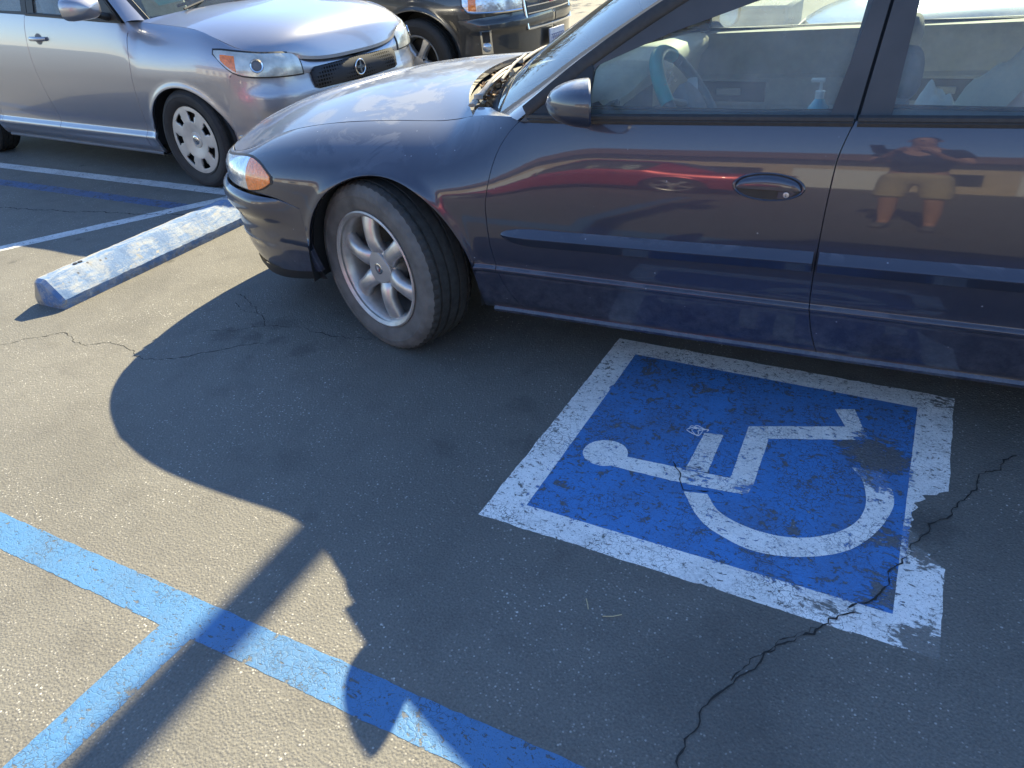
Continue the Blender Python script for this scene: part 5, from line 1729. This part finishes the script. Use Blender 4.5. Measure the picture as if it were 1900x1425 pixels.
# ------------------------------------------------------------------ dark grey SUV beyond it
GM = dict(
    name="dark_suv", label="dark grey sport utility vehicle with silver alloy wheel behind the silver hatchback", cat="suv",
    loc=(-4.177, 6.86), yaw=math.pi, paint=M['charcoal'], gap=.005,
    plan=[(-1.46, -.905, 0), (-1.22, -.89, .25), (-1.0, -.855, .46), (-.84, -.785, .625), (-.69, -.675, .745), (-.5, -.5, .845), (-.3, -.3, .89), (0, 0, .905), (1, 1, .915), (2, 2, .915), (2.86, 2.86, .90), (3.3, 3.3, .87), (3.5, 3.46, .80), (3.65, 3.55, .65), (4.3, 3.6, 0)],
    zE=[(-1.46, .93), (-1.0, .95), (-.8, .965), (-.5, 1.0), (-.2, 1.03), (.2, 1.055), (.4, 1.08), (.55, 1.09), (1.6, 1.12), (3.0, 1.15), (4.3, 1.12)],
    dE=[(-1.46, .03), (-.8, .05), (-.5, .10), (-.2, .14), (.2, .16), (.35, .13), (.55, .05), (3.2, .045), (4.3, .03)],
    ph=[(-1.46, 66), (.3, 70), (.6, 42), (4.3, 42)], zm=.74,
    low=[(.22, .09), (.26, .055), (.32, .03), (.42, .015), (.5, .02), (.6, .008), (.74, 0)], rows=[.25, .30, .36, .42, .5, .58, .66, .74],
    archF=(.03, .445, .36, .415), archR=(2.86, .43, .36, .41),
    gaps=[[(.2, .62), (.5, .56), (.8, .55), (1.1, .58)], [(.2, 1.60), (.6, 1.60), (1.12, 1.58)], [(.2, 2.38), (.6, 2.38), (.9, 2.48), (1.15, 2.55)]],
    seamF=[(-1.46, .73), (-.8, .71), (-.53, .692), (-.415, .686)], seamR=[(3.29, .6), (4.3, .62)],
    sF=-.95, sR=3.42, gh=(.865, 1.08, .35, .10),
    E=[(.46, .76, 1.085, .20, 1.13), (.7, .735, 1.26, .5, 1.32), (1.0, .69, 1.48, .85, 1.53), (1.22, .66, 1.60, 1.1, 1.64), (1.8, .65, 1.64, 1.8, 1.69), (2.6, .65, 1.63, 2.6, 1.68), (3.2, .65, 1.57, 3.25, 1.62), (3.4, .70, 1.35, 3.48, 1.38), (3.48, .77, 1.13, 3.55, 1.14)],
    E_split=(3, 6, 8),
    D=[(.53, 1.095), (.75, 1.26), (1.0, 1.44), (1.25, 1.57), (1.8, 1.60), (2.6, 1.60), (3.15, 1.54), (3.35, 1.33), (3.42, 1.14)],
    frames=[([(.6, 1.095), (.75, 1.24), (1.0, 1.42), (1.25, 1.55), (1.57, 1.575), (1.57, 1.115)], [(.82, 1.115), (.9, 1.24), (1.1, 1.4), (1.28, 1.49), (1.50, 1.51), (1.48, 1.13)]),
            ([(1.58, 1.115), (1.58, 1.575), (2.5, 1.58), (2.56, 1.145)], [(1.65, 1.135), (1.66, 1.51), (2.42, 1.51), (2.47, 1.16)]),
            ([(2.567, 1.145), (2.507, 1.58), (3.1, 1.525), (3.3, 1.33), (3.38, 1.14)], None)],
    hood=[(-.95, -.91, .95), (-.8, -.88, .985), (-.5, -.62, 1.04), (-.2, -.35, 1.075), (.2, .0, 1.11), (.45, .20, 1.125)], hood_bend=2.8, cowl_x=.4,
    deck=[(3.3, 3.50, 1.15), (3.5, 3.56, 1.14), (3.8, 3.58, 1.12)],
    bump_zE=[(-3, 2), (6, 2)],
    bump_low=[(.18, .06), (.25, .03), (.34, .01), (.45, -.002), (.56, -.01), (.61, -.03), (.655, -.028), (.68, -.004), (.74, .004)],
    bump_rows=[0, .1, .2, .32, .44, .56, .66, .74, .8, .86, .92, .96, 1.0], bump_bot=pch([(-1.46, .20), (-.42, .26)]),
    bump_edge=[(.24, -.39), (.36, -.414), (.6, -.414), (.9, -.41)], glass=M['glass_side'],
)
gmc = build_car(GM)
gb = GM['body']
wheels(gmc, wheel_alloy(gmc), (.03, 2.86), .79, .35)
hi_g = pch([(-.98, .905), (-.8, .925), (-.6, .945), (-.47, .955)])
lo_g = pch([(-.98, .735), (-.8, .735), (-.6, .74), (-.52, .748), (-.47, .80)])
for sg, hl in lamp_set(gmc, gb, hi_g, lo_g, -.47, -.58, -.97, .01, 'lamp_clear'):
    G = [[gb.pt(-.49-.48*k/20, lo_g(-.49-.48*k/20)-dz, o) for dz, o in ((-.004, .012), (.004, .018), (.014, .012))] for k in range(21)]
    MB().grid([[(p[0], sg*p[1], p[2]) for p in r_] for r_ in G]).build("lamp_trim", M['chrome'], hl)
    # fog lamp pod with bright surround
    gbb = GM['bump_body']
    def fp(S, z, o): q = gbb.pt(S, z, o); return (q[0], sg*q[1], q[2])
    G = [[fp(-.60-.09*k/8+.05*(z-.5), z, .006) for z in np.linspace(.41, .60, 9)] for k in range(9)]
    fg = MB().grid(G).build("fog_lamp_bezel", M['chrome'], gmc)
    G = [[fp(-.615-.06*k/8+.05*(z-.5), z, .0085) for z in np.linspace(.50, .585, 6)] for k in range(9)]
    MB().grid(G).build("fog_lamp_recess", M['black'], fg)
    q = fp(-.645, .462, .010)
    nn = gbb.nrm(-.645, .46); Mx = Matrix.Translation(q) @ Vector((nn[0], sg*nn[1], nn[2])).to_track_quat('-Y', 'Z').to_matrix().to_4x4()
    MB().lathe([(0, -.012), (.02, -.010), (.034, -.002), (.04, .006)], 24, Mx).build("fog_lamp_lens", M['lamp_clear'], fg, True, 60)
    box_mirror(GM, GM['doors'][sg][0], .75, 1.03, 1.20, sg)
# grille with bright bars, letters and plate
M['grille_mesh_grey'] = simple("grille_mesh", (.05, .05, .052), .5, .4, bump=.8, bscale=70)
gg = nose_plate("grille", gmc, .44, .905, .575, M['grille_mesh_grey'], .012, nx_=-.905, k=.22, lean=.16)
def gbar(z, h, w0, m, name="grille_bar", dx=.022):
    G = []
    for i in range(25):
        y = -w0+2*w0*i/24; x = -.905+.22*y*y-dx+.16*(z-.575)*.9
        G.append([(x+.008, y, z+h), (x-.004, y, z+h*.5), (x-.004, y, z-h*.5), (x+.008, y, z-h)])
    MB().grid(G).build(name, m, gg, True, 40)
for z in (.63, .685, .74, .795, .85): gbar(z, .009, .42, M['chrome'])
gbar(.565, .014, .45, M['chrome'], "grille_surround"); gbar(.915, .012, .45, M['chrome'], "grille_surround")
for sgn in (-1, 1):
    MB().tube([(-.905+.22*.2-.02, sgn*.445, .565), (-.905+.22*.2+.03, sgn*.455, .915)], .013, 8).build("grille_surround", M['chrome'], gg)
# raised letters G M C
M['letter_red'] = simple("red_letter_enamel", (.35, .03, .04), .35, coat=.5)
def letters(strokes, yc, zc, s, name):
    mb = MB()
    for (a, b) in strokes:
        pa = (-.958, yc+a[0]*s, zc+a[1]*s); pb = (-.958, yc+b[0]*s, zc+b[1]*s)
        mb.tube([pa, pb], .010, 4)
    mb.build(name, M['letter_red'], gg, False)
letters([((-.4, .5), (.4, .5)), ((.4, .5), (.4, -.5)), ((.4, -.5), (-.4, -.5)), ((-.4, -.5), (-.4, 0)), ((-.4, 0), (.0, 0))], .115, .80, .085, "letter_g")
letters([((.45, -.5), (.45, .5)), ((.45, .5), (0, -.1)), ((0, -.1), (-.45, .5)), ((-.45, .5), (-.45, -.5))], 0, .80, .085, "letter_m")
letters([((-.4, .5), (.4, .5)), ((.4, .5), (.4, -.5)), ((.4, -.5), (-.4, -.5))], -.115, .80, .085, "letter_c")
M['plate'] = simple("plate_enamel", (.42, .45, .52), .4, noise=.15)
M['plate_ink'] = simple("plate_ink", (.05, .07, .20), .5)
pl = MB().box(-.955, -.938, -.155, .155, .375, .53, .004).build("number_plate", M['plate'], gmc, True, 40)
rg = np.random.RandomState(2)
for k in range(7):
    y = .118-.039*k
    mb = MB()
    for st in ((0, .03, 1), (-.012, .012, 0), (.012, -.004, 0), (0, -.026, 1)):
        if st[2]: mb.box(-.9575, -.9552, y-.012, y+.012, .447+st[1]-.004, .447+st[1]+.004)
        else: mb.box(-.9575, -.9552, y+st[0]-.0035, y+st[0]+.0035, .447+st[1]-.018, .447+st[1]+.018)
    mb.build("plate_character", M['plate_ink'], pl, False)
cabin(gmc, GM, M['interior_dark'], .7, 1.08)

# ------------------------------------------------------------------ pale blue car, seen through the sedan's windows
def sedan_like(name, label, cat, loc, yaw, paint, glassm):
    P = dict(BU)
    for k in ('body', 'doors', 'hood_obj', 'Gw', 'bump_body', 'bumper_obj'): P.pop(k, None)
    P.update(name=name, label=label, cat=cat, loc=loc, yaw=yaw, paint=paint, frame_mat=M['black'], glass=glassm, glass_front=glassm)
    P['low'] = [(.20, .09), (.24, .05), (.30, .025), (.40, .01), (.50, .003), (.60, 0)]
    P['rows'] = [.222, .26, .32, .40, .50, .60]
    car = build_car(P)
    wheels(car, wheel_alloy(car, .325, .21, 5), (.03, 2.77), .80, .325)
    hi_ = pch([(-1.05, .64), (-.8, .668), (-.6, .70), (-.45, .66)]); lo_ = pch([(-1.05, .575), (-.75, .575), (-.6, .58), (-.45, .635)])
    for sg, hl in lamp_set(car, P['body'], hi_, lo_, -.46, -.58, -1.05, .006, 'lamp_clear'): pass
    for sg in (-1, 1):
        bar_handle(P, P['doors'][sg][0], 1.30, .735, sg); bar_handle(P, P['doors'][sg][1], 2.15, .75, sg)
        box_mirror(P, P['doors'][sg][0], .84, .98, .955, sg)
    MB().box(-1.06, -1.04, -.38, .38, .58, .65, .004).build("grille", M['black'], car, False)
    cabin(car, P, M['interior_dark'], .6, .90, .68, 1.35, 3.0)
    return car
pale = sedan_like("pale_blue_sedan", "pale blue sedan parked beyond the navy one, seen through its windows", "car", (.12, 6.15), math.radians(1.0), M['pale_blue'], M['glass_side'])
red = sedan_like("red_sedan", "red sedan parked across the lot, mirrored in the navy car's door", "car", (-4.4, -4.6), math.radians(2.0), M['red'], M['glass_side'])

# ------------------------------------------------------------------ tan building across the lot, mirrored in the paintwork
M['stucco'] = simple("tan_stucco", (.48, .38, .25), .9, noise=.12, nscale=3, bump=.3, bscale=40)
M['roof_tile'] = simple("brown_roof_tile", (.16, .09, .06), .8, noise=.2)
M['white_door'] = simple("white_roller_door", (.62, .62, .60), .6)
M['pane_dark'] = simple("shop_window", (.03, .035, .04), .05, coat=1.0)
bl = empty("tan_building", (-6, -17, 0))
tag(bl, "long tan stucco building with white doors across the parking lot", "building")
MB().box(-26, 26, -4, 0, 0, 3.6).build("wall", M['stucco'], bl, False)
mb = MB().prism([(-26.6, -4.6, 3.6), (-26.6, .9, 3.6), (-26.6, .9, 3.8), (-26.6, -1.8, 5.0), (-26.6, -4.6, 3.8)], (53.2, 0, 0)); mb.build("roof", M['roof_tile'], bl, False)
for k in range(9):
    x = -22+5.4*k
    MB().box(x, x+2.4, .0, .06, 0, 2.4, .01).build("door", M['white_door'], bl, True, 40)
    MB().box(x+2.9, x+4.6, .0, .05, .9, 2.3, .01).build("window", M['pane_dark'], bl, True, 40)

# ------------------------------------------------------------------ the person taking the photograph (mirrored in the rear door)
M['skin'] = simple("skin", (.42, .23, .16), .55, noise=.08)
M['shorts'] = simple("khaki_cotton", (.42, .35, .22), .9, noise=.1, bump=.2, bscale=300)
M['shirt'] = simple("dark_blue_cotton", (.02, .03, .06), .9, noise=.15)
M['hair'] = simple("brown_hair", (.035, .022, .014), .7, bump=.6, bscale=120)
M['shoe'] = simple("grey_canvas", (.12, .12, .13), .8)
M['phone'] = simple("black_phone", (.01, .01, .012), .15, coat=1)
def skinned(name, verts, edges, rad, m, parent, sub=2, root=0):
    me = bpy.data.meshes.new(name); me.from_pydata(verts, edges, []); me.materials.append(m)
    o = bpy.data.objects.new(name, me); link(o, parent)
    o.modifiers.new("skin", 'SKIN')
    for i, rr in enumerate(rad):
        sv = me.skin_vertices[0].data[i]
        sv.radius = (rr, rr) if np.isscalar(rr) else rr
        sv.use_root = (i == root)
    s_ = o.modifiers.new("smooth", 'SUBSURF'); s_.levels = sub; s_.render_levels = sub
    dg = bpy.context.evaluated_depsgraph_get()
    em = bpy.data.meshes.new_from_object(o.evaluated_get(dg))
    o.modifiers.clear(); o.data = em
    em.polygons.foreach_set("use_smooth", [True]*len(em.polygons))
    return o
person = empty("person", (.27, -.42, 0), math.radians(14))
tag(person, "person in khaki shorts and dark shirt taking the picture, mirrored in the rear door", "person")
V = [(0, 0, .95), (0, -.01, 1.10), (0, -.01, 1.28), (0, -.02, 1.42), (0, .0, 1.50), (0, .03, 1.56), (0, .035, 1.64), (0, .02, 1.71)]
Rr = [(.15, .11), (.14, .10), (.165, .11), (.13, .09), .055, (.07, .085), (.075, .095), (.055, .07)]
Ed = [(i, i+1) for i in range(7)]
def chain(start, pts, rads):
    global V, Rr, Ed
    prev = start
    for p, q in zip(pts, rads):
        V.append(p); Rr.append(q); Ed.append((prev, len(V)-1)); prev = len(V)-1
    return prev
for sx in (-1, 1):
    w_ = chain(3, [(sx*.17, -.01, 1.40), (sx*.24, .04, 1.16), (sx*.15, .22, 1.22), (sx*.075, .335, 1.335), (sx*.058, .375, 1.36)], [.055, .045, .038, .027, (.032, .02)])
    for k in range(4):
        chain(w_, [(sx*(.046-.004*k), .395, 1.385-.020*k), (sx*(.028-.004*k), .417, 1.390-.020*k), (sx*(.012), .420, 1.388-.020*k)], [.0095, .0085, .0075])
    chain(w_, [(sx*.050, .372, 1.395), (sx*.030, .380, 1.41)], [.010, .009])
    a_ = chain(0, [(sx*.10, 0, .88), (sx*.115, .02, .50), (sx*.12, -.02, .30), (sx*.12, -.02, .10), (sx*.13, .08, .045), (sx*.135, .15, .035)], [.088, .058, .056, .036, (.042, .032), (.040, .024)])
body_p = skinned("body", V, Ed, Rr, M['skin'], person)
V = [(0, 0, .93), (0, -.01, 1.10), (0, -.01, 1.28), (0, -.02, 1.43)]; Rr = [(.170, .128), (.160, .118), (.182, .125), (.10, .085)]; Ed = [(0, 1), (1, 2), (2, 3)]
for sx in (-1, 1): chain(2, [(sx*.17, -.01, 1.40), (sx*.215, .02, 1.25)], [.075, .066])
skinned("shirt", V, Ed, Rr, M['shirt'], person)
V = [(0, 0, 1.00), (0, 0, .92)]; Rr = [(.168, .128), (.175, .135)]; Ed = [(0, 1)]
for sx in (-1, 1): chain(1, [(sx*.105, 0, .84), (sx*.118, .015, .56), (sx*.118, .018, .53)], [.108, .094, .094])
skinned("shorts", V, Ed, Rr, M['shorts'], person)
skinned("hair", [(0, .0, 1.60), (0, .005, 1.68), (0, .02, 1.735)], [(0, 1), (1, 2)], [(.082, .085), (.088, .098), (.05, .06)], M['hair'], person)
for sx in (-1, 1):
    skinned("shoe", [(sx*.12, -.06, .05), (sx*.125, .04, .055), (sx*.135, .16, .038)], [(0, 1), (1, 2)], [(.045, .05), (.048, .05), (.046, .036)], M['shoe'], person)
    skinned("ear", [(sx*.075, .02, 1.62), (sx*.085, .01, 1.645)], [(0, 1)], [.012, .014], M['skin'], person, 1)
skinned("nose", [(0, .115, 1.645), (0, .135, 1.615)], [(0, 1)], [.009, .013], M['skin'], person, 1)
ph = MB().box(-.038, .038, -.006, .002, -.12, .035, .003).build("phone", M['phone'], None, True, 40)
ph.matrix_world = Matrix(((r.x, fw.x, -d.x, -fw.x*.02), (r.y, fw.y, -d.y, -fw.y*.02), (r.z, fw.z, -d.z, 1.375-fw.z*.02), (0, 0, 0, 1)))
tag(ph, "black phone held up in both hands of the person taking the picture", "phone")

# ------------------------------------------------------------------ trees and a low building beyond the lot (mirrored in hoods and glass)
M['bark'] = simple("tree_bark", (.10, .075, .055), .9, noise=.3, nscale=12, bump=.6, bscale=30)
M['foliage'] = simple("olive_foliage", (.085, .088, .035), .7, noise=.4, nscale=1.5)
M['foliage_dry'] = simple("dry_foliage", (.16, .105, .05), .75, noise=.4, nscale=1.5)
def tree(x, y, h, seed, leafm, label):
    rg_ = np.random.RandomState(seed)
    t = empty("street_tree", (x, y, 0)); tag(t, label, "tree", "trees beyond the lot")
    mb = MB(); tips = []
    top = h*.42
    mb.tube([(0, 0, 0), (.05, .03, top*.5), (.02, -.05, top)], [.20, .16, .13], 10)
    for k in range(8):
        a = k*2.4+rg_.rand(); L0 = h*(.22+.16*rg_.rand()); el = .5+.6*rg_.rand()
        p1 = np.array([.02, -.05, top*(.8+.2*rg_.rand())]); dv = np.array([math.cos(a)*math.cos(el), math.sin(a)*math.cos(el), math.sin(el)])
        p2 = p1+dv*L0*.6; p3 = p2+(dv+rg_.normal(0, .25, 3))*L0*.6
        mb.tube([p1, p2, p3], [.085, .05, .02], 7); tips += [p2, p3]
    mb.build("trunk", M['bark'], t, True, 40)
    cl = []
    for p in tips:
        for j in range(5): cl.append(p+rg_.normal(0, h*.075, 3))
    V, F = [], []
    for c in cl:
        for j in range(46):
            q = c+rg_.normal(0, h*.045, 3); n = rg_.normal(0, 1, 3); n /= np.linalg.norm(n)
            u = np.cross(n, [0, 0, 1.0]); u /= np.linalg.norm(u)+1e-9; w = np.cross(n, u); s_ = .07+.08*rg_.rand()
            b = len(V); V += [q-u*s_, q+w*s_*.5, q+u*s_, q-w*s_*.5]; F.append((b, b+1, b+2, b+3))
    mk("crown", V, F, leafm, t, False)
tree(-19, 27, 9.0, 3, M['foliage_dry'], "dry brown tree beyond the lot, leftmost of the row")
tree(-13, 29, 8.2, 4, M['foliage'], "olive green tree beyond the lot, second from the left")
tree(-7.5, 28, 9.4, 5, M['foliage_dry'], "tall dry tree beyond the lot, second from the right")
tree(-1.5, 30, 8.4, 6, M['foliage'], "olive green tree beyond the lot, rightmost of the row")
bb2 = empty("brown_building", (-14, 42, 0)); tag(bb2, "low brown building with a flat roof behind the row of trees", "building")
M['brown_wall'] = simple("brown_stucco", (.26, .18, .12), .9, noise=.1)
MB().box(-30, 30, 0, 8, 0, 6.2).build("wall", M['brown_wall'], bb2, False)
MB().box(-30.5, 30.5, -.6, 8.3, 6.2, 6.8).build("roof", M['roof_tile'], bb2, False)
for k in range(12):
    MB().box(-27+5*k, -24.6+5*k, -.06, 0, 1.0, 2.8, .01).build("window", M['pane_dark'], bb2, True, 40)
